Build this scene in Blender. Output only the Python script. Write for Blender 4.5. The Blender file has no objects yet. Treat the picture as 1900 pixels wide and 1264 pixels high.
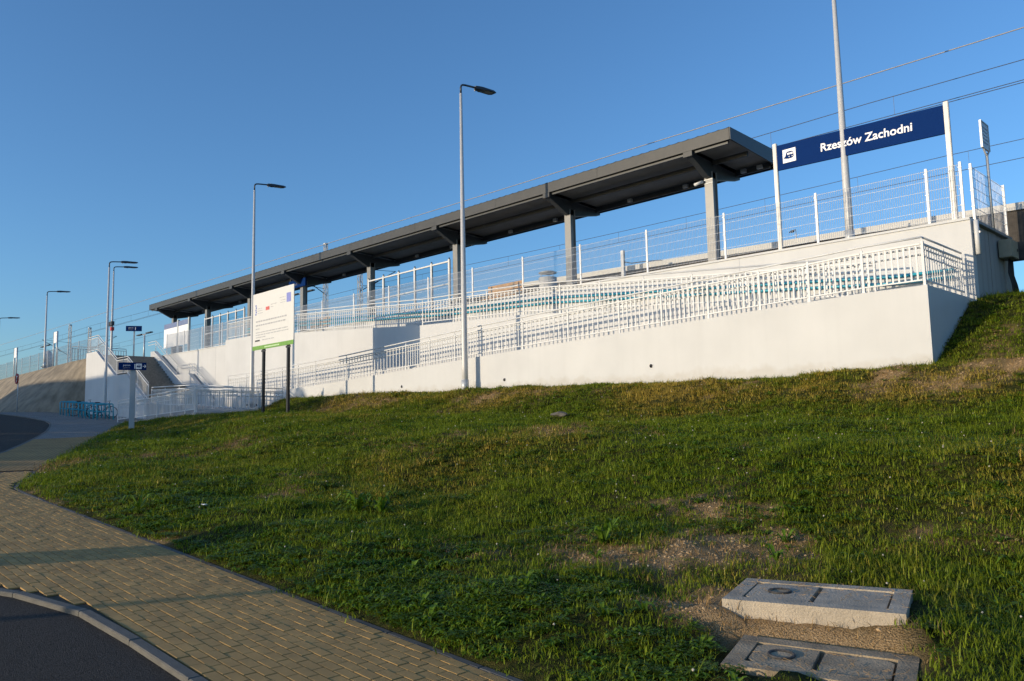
import bpy, bmesh, math, random
from mathutils import Vector, Matrix, noise
random.seed(7)
sc = bpy.context.scene
C = sc.collection
rad = math.radians
# ------------------------------------------------------------------ camera
# world: x along the platform (to the right), y into the platform, z up; ground rises to -x
cam_d = bpy.data.cameras.new('camera'); cam = bpy.data.objects.new('camera', cam_d); C.objects.link(cam)
EYE = Vector((0, 0, 1.75))
cr = Vector((0.69688426, 0.7168791, -0.02089719)); cu = Vector((0.09129836, -0.05977577, 0.9940279)); cf = Vector((-0.71134868, 0.69463027, 0.10710668))
cam.matrix_world = Matrix(((cr.x, cu.x, -cf.x, EYE.x), (cr.y, cu.y, -cf.y, EYE.y), (cr.z, cu.z, -cf.z, EYE.z), (0, 0, 0, 1)))
cam_d.lens = 28.25; cam_d.sensor_width = 36; cam_d.clip_start = .1; cam_d.clip_end = 6000
sc.camera = cam
def px(p):
    d = Vector(p) - EYE; w = d.dot(cf)
    if w < .1: return None
    return 950 + 1491 * d.dot(cr) / w, 632 - 1491 * d.dot(cu) / w, w
# ------------------------------------------------------------------ light
SUN_AZ, SUN_EL = rad(71), rad(8)                       # direction the light travels (from +x), height
sd = Vector((math.cos(SUN_AZ) * math.cos(SUN_EL), math.sin(SUN_AZ) * math.cos(SUN_EL), -math.sin(SUN_EL)))
world = bpy.data.worlds.new('World'); sc.world = world; world.use_nodes = True
wn = world.node_tree; bg = wn.nodes['Background']
sky = wn.nodes.new('ShaderNodeTexSky'); sky.sky_type = 'NISHITA'; sky.sun_disc = False
sky.sun_elevation = SUN_EL; sky.sun_rotation = math.atan2(-sd.x, -sd.y)
sky.altitude = 100; sky.air_density = 1.0; sky.dust_density = 1.0; sky.ozone_density = 4.4
wn.links.new(sky.outputs[0], bg.inputs[0]); bg.inputs[1].default_value = .15
sun_d = bpy.data.lights.new('sun', 'SUN'); sun_d.energy = 2.15; sun_d.angle = rad(.53); sun_d.color = (1, .83, .60)
sun = bpy.data.objects.new('sun', sun_d); C.objects.link(sun)
sun.rotation_euler = sd.to_track_quat('-Z', 'Y').to_euler(); sun.location = (-20, -30, 30)
sc.view_settings.view_transform = 'Standard'; sc.view_settings.look = 'None'
sc.view_settings.exposure = .85; sc.view_settings.gamma = 1
# ------------------------------------------------------------------ materials
MATS = {}
def mat(name, col, rough=.6, metal=0, var=.12, scale=6, bump=0, bscale=60, island=0, spec=.5, trans=0):
    if name in MATS: return MATS[name]
    m = bpy.data.materials.new(name); m.use_nodes = True; nt = m.node_tree; b = nt.nodes['Principled BSDF']
    b.inputs['Roughness'].default_value = rough; b.inputs['Metallic'].default_value = metal
    b.inputs['Specular IOR Level'].default_value = spec
    N = nt.nodes.new; Lk = nt.links.new
    geo = N('ShaderNodeNewGeometry'); n = N('ShaderNodeTexNoise'); n.inputs['Scale'].default_value = scale; n.inputs['Detail'].default_value = 6
    Lk(geo.outputs['Position'], n.inputs['Vector'])
    mr = N('ShaderNodeMapRange'); mr.inputs['From Min'].default_value = .3; mr.inputs['From Max'].default_value = .7
    mr.inputs['To Min'].default_value = 1 - var; mr.inputs['To Max'].default_value = 1 + var
    Lk(n.outputs['Fac'], mr.inputs['Value']); fac = mr.outputs[0]
    if island:
        m2 = N('ShaderNodeMapRange'); m2.inputs['To Min'].default_value = 1 - island; m2.inputs['To Max'].default_value = 1 + island
        Lk(geo.outputs['Random Per Island'], m2.inputs['Value'])
        mu = N('ShaderNodeMath'); mu.operation = 'MULTIPLY'; Lk(fac, mu.inputs[0]); Lk(m2.outputs[0], mu.inputs[1]); fac = mu.outputs[0]
    vm = N('ShaderNodeVectorMath'); vm.operation = 'SCALE'; vm.inputs[0].default_value = col[:3]; Lk(fac, vm.inputs['Scale'])
    Lk(vm.outputs[0], b.inputs['Base Color'])
    if bump:
        n2 = N('ShaderNodeTexNoise'); n2.inputs['Scale'].default_value = bscale; n2.inputs['Detail'].default_value = 4
        Lk(geo.outputs['Position'], n2.inputs['Vector'])
        bp = N('ShaderNodeBump'); bp.inputs['Strength'].default_value = bump; bp.inputs['Distance'].default_value = .02
        Lk(n2.outputs['Fac'], bp.inputs['Height']); Lk(bp.outputs[0], b.inputs['Normal'])
    if trans:
        b.inputs['Transmission Weight'].default_value = trans; b.inputs['IOR'].default_value = 1.02
    MATS[name] = m
    return m
def wall_mat(name, col, streak=.1, splash=False):
    m = mat(name, col, .75, 0, .045, .8, .06, 300)
    nt = m.node_tree; b = nt.nodes['Principled BSDF']; N = nt.nodes.new; Lk = nt.links.new
    src = b.inputs['Base Color'].links[0].from_socket
    geo = N('ShaderNodeNewGeometry'); mp = N('ShaderNodeMapping'); mp.inputs['Scale'].default_value = (2.5, 2.5, .12)
    Lk(geo.outputs['Position'], mp.inputs['Vector'])
    n = N('ShaderNodeTexNoise'); n.inputs['Scale'].default_value = 1.5; n.inputs['Detail'].default_value = 5; Lk(mp.outputs[0], n.inputs['Vector'])
    mr = N('ShaderNodeMapRange'); mr.inputs['From Min'].default_value = .5; mr.inputs['From Max'].default_value = .85
    mr.inputs['To Min'].default_value = 1; mr.inputs['To Max'].default_value = 1 - streak; Lk(n.outputs['Fac'], mr.inputs['Value'])
    vm = N('ShaderNodeVectorMath'); vm.operation = 'SCALE'; Lk(src, vm.inputs[0]); Lk(mr.outputs[0], vm.inputs['Scale'])
    Lk(vm.outputs[0], b.inputs['Base Color'])
    if splash:                                                   # soil splashed up by rain along the foot of the wall
        sx_ = N('ShaderNodeSeparateXYZ'); Lk(geo.outputs['Position'], sx_.inputs[0])
        ma = N('ShaderNodeMath'); ma.operation = 'MULTIPLY_ADD'; ma.inputs[1].default_value = .013; ma.inputs[2].default_value = -2.70; Lk(sx_.outputs['X'], ma.inputs[0])
        ad = N('ShaderNodeMath'); ad.operation = 'ADD'; Lk(sx_.outputs['Z'], ad.inputs[0]); Lk(ma.outputs[0], ad.inputs[1])
        nn = N('ShaderNodeTexNoise'); nn.inputs['Scale'].default_value = 3; nn.inputs['Detail'].default_value = 8; Lk(geo.outputs['Position'], nn.inputs['Vector'])
        m3 = N('ShaderNodeMath'); m3.operation = 'MULTIPLY_ADD'; m3.inputs[1].default_value = -.55; Lk(nn.outputs['Fac'], m3.inputs[0]); Lk(ad.outputs[0], m3.inputs[2])
        m4 = N('ShaderNodeMapRange'); m4.inputs['From Min'].default_value = -.12; m4.inputs['From Max'].default_value = .06; m4.inputs['To Min'].default_value = .28; m4.inputs['To Max'].default_value = 0; Lk(m3.outputs[0], m4.inputs['Value'])
        mi = N('ShaderNodeMix'); mi.data_type = 'RGBA'; mi.inputs['B'].default_value = (.33, .27, .18, 1); Lk(m4.outputs[0], mi.inputs['Factor']); Lk(vm.outputs[0], mi.inputs['A']); Lk(mi.outputs['Result'], b.inputs['Base Color'])
    return m
WHITE2 = wall_mat('white_render_splashed', (.58, .58, .57), .05, True)
WHITE = wall_mat('white_render', (.58, .58, .57), .05)
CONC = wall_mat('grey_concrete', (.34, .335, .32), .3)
RAILW = mat('white_rail_paint', (.65, .65, .64), .5, 0, .07, 2.5)
GALV = mat('galvanised_steel', (.50, .51, .51), .42, .25, .08, 14)
FENCEW = mat('white_fence_paint', (.74, .74, .74), .45, 0, .04)
DARK = mat('anthracite_steel', (.045, .05, .055), .45, .1, .15, 5)
FASC = mat('grey_fascia', (.062, .062, .06), .45, .1, .08, 3, spec=.3)
COLM = mat('column_grey_paint', (.23, .225, .215), .4, .1, .05, 4)
SOFF = mat('soffit_panel', (.20, .18, .155), .55, 0, .15, 2)
NAVY = mat('navy_sign', (.004, .026, .125), .6, 0, .03, spec=.02)
PRINT = mat('white_print', (.85, .85, .85), .5, 0, .02)
GREYPRINT = mat('grey_print', (.30, .31, .35), .6, 0, .1)
TEAL = mat('teal_paint', (.025, .36, .48), .4, 0, .08)
BLACK = mat('black_paint', (.012, .012, .013), .5, 0, .2)
WOOD = mat('bench_wood', (.52, .27, .08), .55, 0, .2, 12)
GLASS = mat('glass_pane', (.78, .86, .88), .05, 0, .02, 2, trans=1)
RED = mat('red_paint', (.45, .03, .03), .5)
GREEN = mat('green_print', (.15, .33, .05), .6)
BLUEP = mat('blue_print', (.10, .14, .45), .5)
STEP = mat('step_concrete', (.26, .235, .20), .8, 0, .2, 8, .3, 120)
KERB = mat('kerb_concrete', (.12, .112, .095), .85, 0, .16, 9, .35, 160, .08)
MANC = mat('manhole_concrete', (.40, .335, .25), .9, 0, .28, 4, .5, 70)
MAND = mat('manhole_old_concrete', (.31, .24, .155), .95, 0, .4, 5, .5, 70)
IRON = mat('iron', (.07, .065, .06), .6, .4, .3, 30)
BRICK = mat('yellow_paver', (.40, .24, .078), .85, 0, .14, 3.5, .35, 220, .13)
WIRE = mat('wire', (.05, .05, .055), .5, .3)
CABLEL = mat('bright_cable', (.32, .31, .3), .7, 0)
STONE = mat('field_stone', (.13, .115, .09), .9, 0, .2, 12, .4, 40)
BRIDGEC = wall_mat('bridge_concrete', (.58, .57, .54), .06)
# ------------------------------------------------------------------ builders
WP = {}
def wpos(o): return WP[o.name] if o is not None else Vector((0, 0, 0))
def props(o, label=None, cat=None, group=None, kind=None):
    if label: o['label'] = label
    if cat: o['category'] = cat
    if group: o['group'] = group
    if kind: o['kind'] = kind
    return o
def thing(name, loc, label, cat, group=None):
    o = bpy.data.objects.new(name, None); C.objects.link(o); o.location = loc; o.empty_display_size = .2
    WP[o.name] = Vector(loc); return props(o, label, cat, group)
def mesh_of(name, vs, fs, m, smooth=False):
    me = bpy.data.meshes.new(name); me.from_pydata([tuple(v) for v in vs], [], fs); me.update()
    if m: me.materials.append(m)
    if smooth:
        for p in me.polygons: p.use_smooth = True
    return me
def obj(name, vs, fs, m, parent=None, smooth=False):
    vs = [Vector(v) for v in vs]
    lo = Vector((min(v.x for v in vs), min(v.y for v in vs), min(v.z for v in vs))); hi = Vector((max(v.x for v in vs), max(v.y for v in vs), max(v.z for v in vs)))
    c = Vector(((lo.x + hi.x) / 2, (lo.y + hi.y) / 2, lo.z))
    o = bpy.data.objects.new(name, mesh_of(name, [v - c for v in vs], fs, m, smooth)); C.objects.link(o)
    o.parent = parent; o.location = c - wpos(parent); WP[o.name] = c
    return o
def place(name, me, loc, parent=None, rot=None, scale=None):
    o = bpy.data.objects.new(name, me); C.objects.link(o); o.parent = parent
    o.location = Vector(loc) - wpos(parent); WP[o.name] = Vector(loc)
    if rot: o.rotation_euler = rot
    if scale: o.scale = scale
    return o
BF = [(0, 3, 2, 1), (4, 5, 6, 7), (0, 1, 5, 4), (1, 2, 6, 5), (2, 3, 7, 6), (3, 0, 4, 7)]
CUBE = {}
def cube_mesh(m):
    if m.name not in CUBE:
        CUBE[m.name] = mesh_of('block_' + m.name, [(-.5, -.5, 0), (.5, -.5, 0), (.5, .5, 0), (-.5, .5, 0), (-.5, -.5, 1), (.5, -.5, 1), (.5, .5, 1), (-.5, .5, 1)], BF, m)
    return CUBE[m.name]
def block(name, x0, x1, y0, y1, z0, z1, m, parent=None):          # shared cube, no sub-parts below it
    return place(name, cube_mesh(m), ((x0 + x1) / 2, (y0 + y1) / 2, z0), parent, None, (x1 - x0, y1 - y0, z1 - z0))
def bev_box(name, x0, x1, y0, y1, z0, z1, m, parent=None, b=.01):
    bm = bmesh.new(); bmesh.ops.create_cube(bm, size=1)
    for v in bm.verts: v.co = Vector(((x0 + x1) / 2 + v.co.x * (x1 - x0), (y0 + y1) / 2 + v.co.y * (y1 - y0), (z0 + z1) / 2 + v.co.z * (z1 - z0)))
    bmesh.ops.bevel(bm, geom=bm.edges[:], offset=b, segments=2, affect='EDGES', clamp_overlap=True)
    bm.verts.index_update(); vs = [v.co.copy() for v in bm.verts]; fs = [[v.index for v in f.verts] for f in bm.faces]; bm.free()
    return obj(name, vs, fs, m, parent)
def bar_vf(p, q, w, h, up=Vector((0, 0, 1))):
    p, q = Vector(p), Vector(q); d = (q - p).normalized(); s = d.cross(up)
    if s.length < 1e-4: s = d.cross(Vector((0, 1, 0)))
    s.normalize(); u = s.cross(d).normalized()
    vs = [e + s * (a * w / 2) + u * (b * h / 2) for e in (p, q) for a, b in ((-1, -1), (1, -1), (1, 1), (-1, 1))]
    return vs, [(0, 1, 2, 3), (7, 6, 5, 4), (0, 4, 5, 1), (1, 5, 6, 2), (2, 6, 7, 3), (3, 7, 4, 0)]
def bar(name, p, q, w, h, m, parent=None): return obj(name, *bar_vf(p, q, w, h), m, parent)
def tube_vf(pts, r, n=8, caps=True):
    pts = [Vector(p) for p in pts]; rs = r if isinstance(r, (list, tuple)) else [r] * len(pts); vs = []; fs = []; ref = None
    for i, p in enumerate(pts):
        a = pts[max(i - 1, 0)]; b = pts[min(i + 1, len(pts) - 1)]; d = (b - a).normalized()
        if ref is None: ref = d.orthogonal().normalized()
        ref = (ref - d * ref.dot(d)).normalized(); t = d.cross(ref)
        vs += [p + (ref * math.cos(2 * math.pi * k / n) + t * math.sin(2 * math.pi * k / n)) * rs[i] for k in range(n)]
    for i in range(len(pts) - 1):
        for k in range(n): fs.append((i * n + k, i * n + (k + 1) % n, (i + 1) * n + (k + 1) % n, (i + 1) * n + k))
    if caps: fs.append(tuple(range(n - 1, -1, -1))); fs.append(tuple((len(pts) - 1) * n + k for k in range(n)))
    return vs, fs
def tube(name, pts, r, m, parent=None, n=8): return obj(name, *tube_vf(pts, r, n), m, parent, n > 4)
def join(parts):
    V, F = [], []
    for vs, fs in parts:
        o = len(V); V += list(vs); F += [tuple(i + o for i in f) for f in fs]
    return V, F
def box_vf(x0, x1, y0, y1, z0, z1):
    return [Vector(v) for v in ((x0, y0, z0), (x1, y0, z0), (x1, y1, z0), (x0, y1, z0), (x0, y0, z1), (x1, y0, z1), (x1, y1, z1), (x0, y1, z1))], BF
def prism_vf(prof, y0, y1):                                        # profile in x,z extruded along y
    n = len(prof); vs = [Vector((x, y0, z)) for x, z in prof] + [Vector((x, y1, z)) for x, z in prof]
    return vs, [tuple(range(n)), tuple(range(2 * n - 1, n - 1, -1))] + [(i, i + n, (i + 1) % n + n, (i + 1) % n) for i in range(n)]
def text(name, s, size, loc, m, parent=None, bold=0, align='LEFT', rz=0, depth=.004):
    cu_ = bpy.data.curves.new(name, 'FONT'); cu_.body = s; cu_.size = size; cu_.extrude = depth; cu_.offset = bold; cu_.align_x = align; cu_.resolution_u = 4
    t = bpy.data.objects.new(name, cu_); C.objects.link(t); bpy.context.view_layer.update()
    me = bpy.data.meshes.new_from_object(t.evaluated_get(bpy.context.evaluated_depsgraph_get())); bpy.data.objects.remove(t)
    me.materials.clear(); me.materials.append(m)
    o = bpy.data.objects.new(name, me); C.objects.link(o); o.parent = parent; o.location = Vector(loc) - wpos(parent); WP[o.name] = Vector(loc)
    o.rotation_euler = (rad(90), 0, rz); return o
def lerp(t, xs, ys):
    if t <= xs[0]: return ys[0]
    for i in range(len(xs) - 1):
        if t <= xs[i + 1]: return ys[i] + (ys[i + 1] - ys[i]) * (t - xs[i]) / (xs[i + 1] - xs[i])
    return ys[-1]
# ------------------------------------------------------------------ terrain
GS = .0555
def G(x): return -GS * max(-62, min(30, x))
def ye(x): return lerp(-x, [15.2, 16.0, 16.7, 17.3, 19.2, 25.75, 34.8, 37.5, 42], [3.6, 3.66, 3.82, 4.15, 4.75, 7.46, 11.2, 12.3, 14.1])
def zw(x): return lerp(x, [-60, -36, -27, -20.5, -10, -8.8, -6, 0, 20], [3.3, 3.2, 3.11, 2.98, 2.76, 2.74, 2.84, 2.9, 2.9])
def nz(x, y, f, s=0): return noise.noise((x * f + s, y * f - s, s * .37))
def yt(x): return 18.47 if x >= -33.6 else 14.16
def Zg(x, y):
    e = ye(x); ze = G(x)
    if y > 18.47: return zw(x) + lerp(y, [18.47, 21.4, 24.5, 30], [0, 1.74, 2.1, 2.15])
    s = (y - e) / (18.3 - e)
    z = ze + (zw(x) - ze) * lerp(s, [0, .06, .14, .25, .40, .667, .775, .81, .965, 1.1], [0, .07, .10, .15, .42, .525, .56, .60, 1, 1.01])
    k = min(1, max(0, (y - e) / .8)) * min(1, max(0, (18.4 - y) / .5))
    if -5 < x < 0 and y < 7.5:
        u = (x + 2.7) * .959 + (y - 5.58) * .284; w_ = -(x + 2.7) * .284 + (y - 5.58) * .959
        z += .075 * math.exp(-(u / .8) ** 6 - ((w_ + .05) / .5) ** 6)
        if abs(u) < .75 and -.62 < w_ < -.3: z = lerp(w_, [-.62, -.55, -.42, -.3], [min(z, .30), .35, .475, .49])
    z += k * (.11 * nz(x, y, .45, 3) + .075 * nz(x, y, 1.5, 9) + .035 * nz(x, y, 4.2, 19) + .08 * noise.noise((x * .22, y * .95, 4.4)) + .04 * noise.noise((x * .6, y * 2.4, 8.1))) + .015 * min(1, max(0, (y - e) / .1))
    if -5 < x < 0 and y < 7.5:                                   # soil dug away under the manholes and level with their rims
        for mx_, my_, hw, hd, zt in ((-2.71, 5.63, .585, .375, .525), (-2.31, 4.78, .52, .30, .315)):
            u = (x - mx_) * .959 + (y - my_) * .284; w_ = -(x - mx_) * .284 + (y - my_) * .959
            if abs(u) < hw - .03 and abs(w_) < hd - .03: z = min(z, zt - .12)
            elif abs(u) < hw + .16 and abs(w_) < hd + .16: z = min(z, zt - .02 + .06 * (zt < .4))
    return z
def bare(x, y):                                                   # 0 green .. 1 bare soil
    b = 1.0 * (nz(x, y, .33, 21) + .7 * nz(x, y, 1.1, 5) + .5 * nz(x, y, 3.2, 8)) - .14 - .22 * min(1, max(0, (y - 9) / 3))
    b += .75 * math.exp(-((x + 6.2) / 1.5) ** 2 - ((y - 5.15) / .42) ** 2)
    b += 1.4 * math.exp(-((x + 2.55) / .95) ** 2 - ((y - 5.12) / .42) ** 2)
    b += .6 * math.exp(-((y - 17.2) / .75) ** 2) * (.62 + nz(x, y, .6, 2) + .6 * nz(x, y, 2.2, 12)) * (.6 if x > -9 else 1 if x > -26 else .4)
    b += .45 * math.exp(-((y - 7.3) / .8) ** 2) * max(0, .4 + nz(x, y, .7, 4)) * (1 if x > -9 else .2)
    return max(0, min(1, b * 1.3))
def ground_sheet():
    xs = [-2500, -400, -62, -30, 0, 30, 400, 2500]; ys = [-2500, -300, 0, 40, 300, 2500]
    vs = [(x, y, G(x) - .25) for x in xs for y in ys]; n = len(ys)
    return vs, [(i * n + j, (i + 1) * n + j, (i + 1) * n + j + 1, i * n + j + 1) for i in range(len(xs) - 1) for j in range(n - 1)]
SOIL = mat('dry_ground', (.13, .11, .06), .95, 0, .35, .5, .4, 30)
props(obj('ground', *ground_sheet(), SOIL), kind='structure')
def grid_mesh():
    vs, fs, info = [], [], []
    def patch(cols, rows, fy):
        o = len(vs)
        for x in cols:
            for j in range(rows + 1):
                y = fy(x, j / rows); vs.append((x, y, Zg(x, y)))
        n = rows + 1
        for i in range(len(cols) - 1):
            for j in range(rows): fs.append((o + i * n + j, o + i * n + j + 1, o + (i + 1) * n + j + 1, o + (i + 1) * n + j))
    def rng(a, b, d):
        n = max(1, round((b - a) / d)); return [a + (b - a) * i / n for i in range(n + 1)]
    patch(rng(-42, -33.6, .3), 24, lambda x, t: ye(x) + (14.16 - ye(x)) * t)
    patch(rng(-33.6, -12, .2), 70, lambda x, t: ye(x) + (18.47 - ye(x)) * t)
    patch(rng(-12, 4, .11), 120, lambda x, t: ye(x) + (18.47 - ye(x)) * t ** 1.15)
    patch(rng(4, 22, .6), 30, lambda x, t: ye(x) + (18.47 - ye(x)) * t)
    patch(rng(-5.98, 22, .3), 40, lambda x, t: 18.47 + 24 * t ** 1.4)
    return vs, [tuple(reversed(f)) for f in fs]
gv, gf = grid_mesh()
terrain = bpy.data.objects.new('grass_bank', mesh_of('grass_bank', gv, gf, None, True)); C.objects.link(terrain); WP[terrain.name] = Vector((0, 0, 0))
props(terrain, kind='structure')
tm = terrain.data
ATT = {'bare': [], 'dens': [], 'weed': [], 'dry': [], 'long': [], 'soil': []}
MANHOLES = [(-2.71, 5.63, .585, .375), (-2.31, 4.78, .52, .30)]; MROT = rad(16.5)
for i, v in enumerate(gv):
    x, y, z = v; b = bare(x, y); d = math.hypot(x, y); q = px((x, y, z)); vis = q is not None and -150 < q[0] < 2050 and q[1] < 1420
    den = min(1, 7.5 / max(d, 4)) * (1 + .55 * nz(x, y, .9, 71) + .4 * nz(x, y, 2.6, 77)) if vis else .03
    for mx_, my_, hw, hd in MANHOLES:
        u = (x - mx_) * math.cos(MROT) + (y - my_) * math.sin(MROT); w_ = -(x - mx_) * math.sin(MROT) + (y - my_) * math.cos(MROT)
        if abs(u) < hw + .05 and abs(w_) < hd + .05: den = 0
        elif abs(u) < hw + .12 and -hd - .3 < w_ < hd + .1: den *= .25
    edge = 1 if y > ye(x) + .01 else 0
    ATT['bare'].append(b); ATT['dens'].append(den * max(0, 1 - b * 1.15) * edge * (.6 if y - ye(x) < 1.6 and x > -13 else 1))
    wd = max(0, .25 + nz(x, y, .8, 31)) * (4.5 if y - ye(x) < 1.7 and x > -9 else 3.0 if y - ye(x) < 1.2 and x > -14 else 1.1) + .5 * max(0, nz(x, y, .35, 41))
    ATT['weed'].append(wd * den * (1 - .7 * b) * edge)
    lg = max(0, nz(x, y, .55, 55) + .05) * .5 + 1.2 * math.exp(-((x + 1.9) / 1.0) ** 2 - ((y - 6.2) / 1.3) ** 2) + .5 * math.exp(-((y - 18.3) / .25) ** 2)
    ATT['long'].append(lg * den * (1 - b) * edge); ATT['soil'].append(max(0, b - .15) * den)
    ATT['dry'].append(max(0, min(1, .15 + .65 * nz(x, y, .28, 13) + .3 * nz(x, y, 1.3, 17) + .35 * math.exp(-((y - 17.0) / 1.1) ** 2) - (.3 if y - ye(x) < 2 and x > -12 else 0))))
for k_, l_ in ATT.items(): tm.attributes.new(k_, 'FLOAT', 'POINT').data.foreach_set('value', l_)
# terrain material : soil, straw and low green by attributes
tmat = bpy.data.materials.new('lawn_soil'); tmat.use_nodes = True; nt = tmat.node_tree; pb = nt.nodes['Principled BSDF']; pb.inputs['Roughness'].default_value = .95; pb.inputs['Specular IOR Level'].default_value = .1
N = nt.nodes.new; Lk = nt.links.new
ab = N('ShaderNodeAttribute'); ab.attribute_name = 'bare'; ge = N('ShaderNodeNewGeometry')
n1 = N('ShaderNodeTexNoise'); n1.inputs['Scale'].default_value = 14; n1.inputs['Detail'].default_value = 8; Lk(ge.outputs['Position'], n1.inputs['Vector'])
n2 = N('ShaderNodeTexNoise'); n2.inputs['Scale'].default_value = 90; n2.inputs['Detail'].default_value = 5; Lk(ge.outputs['Position'], n2.inputs['Vector'])
r1 = N('ShaderNodeValToRGB'); r1.color_ramp.elements[0].color = (.018, .026, .005, 1); r1.color_ramp.elements[1].color = (.075, .068, .018, 1); r1.color_ramp.elements[0].position = .35; r1.color_ramp.elements[1].position = .7; Lk(n1.outputs['Fac'], r1.inputs[0])
r2 = N('ShaderNodeValToRGB'); r2.color_ramp.elements[0].color = (.22, .135, .06, 1); r2.color_ramp.elements[1].color = (.56, .38, .20, 1); r2.color_ramp.elements[0].position = .32; r2.color_ramp.elements[1].position = .72; Lk(n2.outputs['Fac'], r2.inputs[0])
mx = N('ShaderNodeMix'); mx.data_type = 'RGBA'; Lk(ab.outputs['Fac'], mx.inputs['Factor']); Lk(r1.outputs[0], mx.inputs['A']); Lk(r2.outputs[0], mx.inputs['B'])
Lk(mx.outputs['Result'], pb.inputs['Base Color'])
bp = N('ShaderNodeBump'); bp.inputs['Strength'].default_value = .8; bp.inputs['Distance'].default_value = .03; Lk(n2.outputs['Fac'], bp.inputs['Height']); Lk(bp.outputs[0], pb.inputs['Normal'])
tm.materials.append(tmat)
# ------------------------------------------------------------------ roads and pavements
POLE = mat('pole_paint', (.56, .55, .53), .45, .1, .06, 10)
ASPH = mat('asphalt', (.062, .054, .046), .95, 0, .55, 70, 1.0, 120, 0, .2)
def flat(name, poly, dz, m, parent=None):
    from mathutils.geometry import tessellate_polygon
    vs = [Vector((x, y, G(x) + dz)) for x, y in poly]
    tri = tessellate_polygon([[Vector((x, y, 0)) for x, y in poly]]); fs = []
    for t in tri:
        a, b, c = (vs[i] for i in t); fs.append(t if (b - a).cross(c - a).z > 0 else t[::-1])
    return obj(name, vs, fs, m, parent)
props(flat('road', [(30, 16), (-62, 16), (-62, -60), (30, -60)], -.035, ASPH), kind='structure')
props(obj('road_beyond', [(-62, 13.6, G(-62) - .035), (-62, -60, G(-62) - .035), (-300, -60, G(-62) - .035), (-300, 13.6, G(-62) - .035)], [(0, 3, 2, 1)], ASPH), kind='structure')
road_side = [(22, 2.09), (-6.2, 2.09), (-6.9, 2.07), (-7.5, 1.98), (-8.05, 1.79), (-9.3, 1.2), (-10.5, .4), (-11.4, -.8), (-11.9, -2.4), (-12, -14)]
far_side = [(-17, -14), (-17.2, -2), (-18, 0), (-19.5, 1.9), (-21.8, 3.7), (-24.6, 5.2), (-28, 6.45), (-32, 7.85), (-35.7, 9.04), (-40.5, 10.4), (-43.5, 11.15), (-46.3, 11.65), (-51.2, 12.1), (-55, 12.2), (-62, 12.0)]
grass_side = [(-42, 14.1), (-37.5, 12.3), (-34.8, 11.2), (-25.75, 7.46), (-19.2, 4.75), (-17.3, 4.15), (-16.7, 3.82), (-16, 3.66), (-15.2, 3.6), (22, 3.6)]
cutA = [(-30.2, 7.22), (-31.4, 9.8)]
def brick_mat(name, c1, c2, rot, mortar):
    m = bpy.data.materials.new(name); m.use_nodes = True; nt = m.node_tree; b = nt.nodes['Principled BSDF']; b.inputs['Roughness'].default_value = .85; b.inputs['Specular IOR Level'].default_value = .3
    N = nt.nodes.new; Lk = nt.links.new
    g = N('ShaderNodeNewGeometry'); mp = N('ShaderNodeMapping'); mp.inputs['Rotation'].default_value = (0, 0, -rot); Lk(g.outputs['Position'], mp.inputs['Vector'])
    t = N('ShaderNodeTexBrick'); t.inputs['Scale'].default_value = 1; t.inputs['Brick Width'].default_value = .2; t.inputs['Row Height'].default_value = .1; t.inputs['Mortar Size'].default_value = .006
    t.inputs['Color1'].default_value = c1 + (1,); t.inputs['Color2'].default_value = c2 + (1,); t.inputs['Mortar'].default_value = mortar + (1,); t.inputs['Bias'].default_value = 0
    Lk(mp.outputs[0], t.inputs['Vector'])
    n = N('ShaderNodeTexNoise'); n.inputs['Scale'].default_value = 1.2; n.inputs['Detail'].default_value = 6; Lk(g.outputs['Position'], n.inputs['Vector'])
    mr = N('ShaderNodeMapRange'); mr.inputs['From Min'].default_value = .3; mr.inputs['From Max'].default_value = .7; mr.inputs['To Min'].default_value = .82; mr.inputs['To Max'].default_value = 1.15; Lk(n.outputs['Fac'], mr.inputs['Value'])
    vm = N('ShaderNodeVectorMath'); vm.operation = 'SCALE'; Lk(t.outputs['Color'], vm.inputs[0]); Lk(mr.outputs[0], vm.inputs['Scale']); Lk(vm.outputs[0], b.inputs['Base Color'])
    bp = N('ShaderNodeBump'); bp.inputs['Strength'].default_value = .5; bp.inputs['Distance'].default_value = .004; bp.invert = True; Lk(t.outputs['Fac'], bp.inputs['Height']); Lk(bp.outputs[0], b.inputs['Normal'])
    return m
JOINT = mat('paver_joint_sand', (.07, .052, .03), .95, 0, .3, 20)
near_poly = road_side + far_side[:4] + [(-19.2, 4.75)] + grass_side[5:]
pave = props(flat('pavement', near_poly, -.012, JOINT), kind='structure')
mid_poly = [(-19.5, 1.9)] + far_side[4:7] + cutA + [(-25.75, 7.46), (-19.2, 4.75)]
props(flat('footpath', mid_poly, 0, brick_mat('yellow_paving', (.40, .24, .078), (.335, .20, .068), math.atan2(6.45, -15.6), (.05, .042, .03))), kind='structure')
far_poly = [cutA[0]] + far_side[7:] + [(-62, 17.3), (-33, 19), (-33.6, 14.15)] + grass_side[:3] + [cutA[1]]
props(flat('forecourt', far_poly, 0, brick_mat('grey_paving', (.24, .225, .205), (.20, .19, .17), math.atan2(6.45, -15.6) + 1.2, (.05, .048, .045))), kind='structure')
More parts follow.
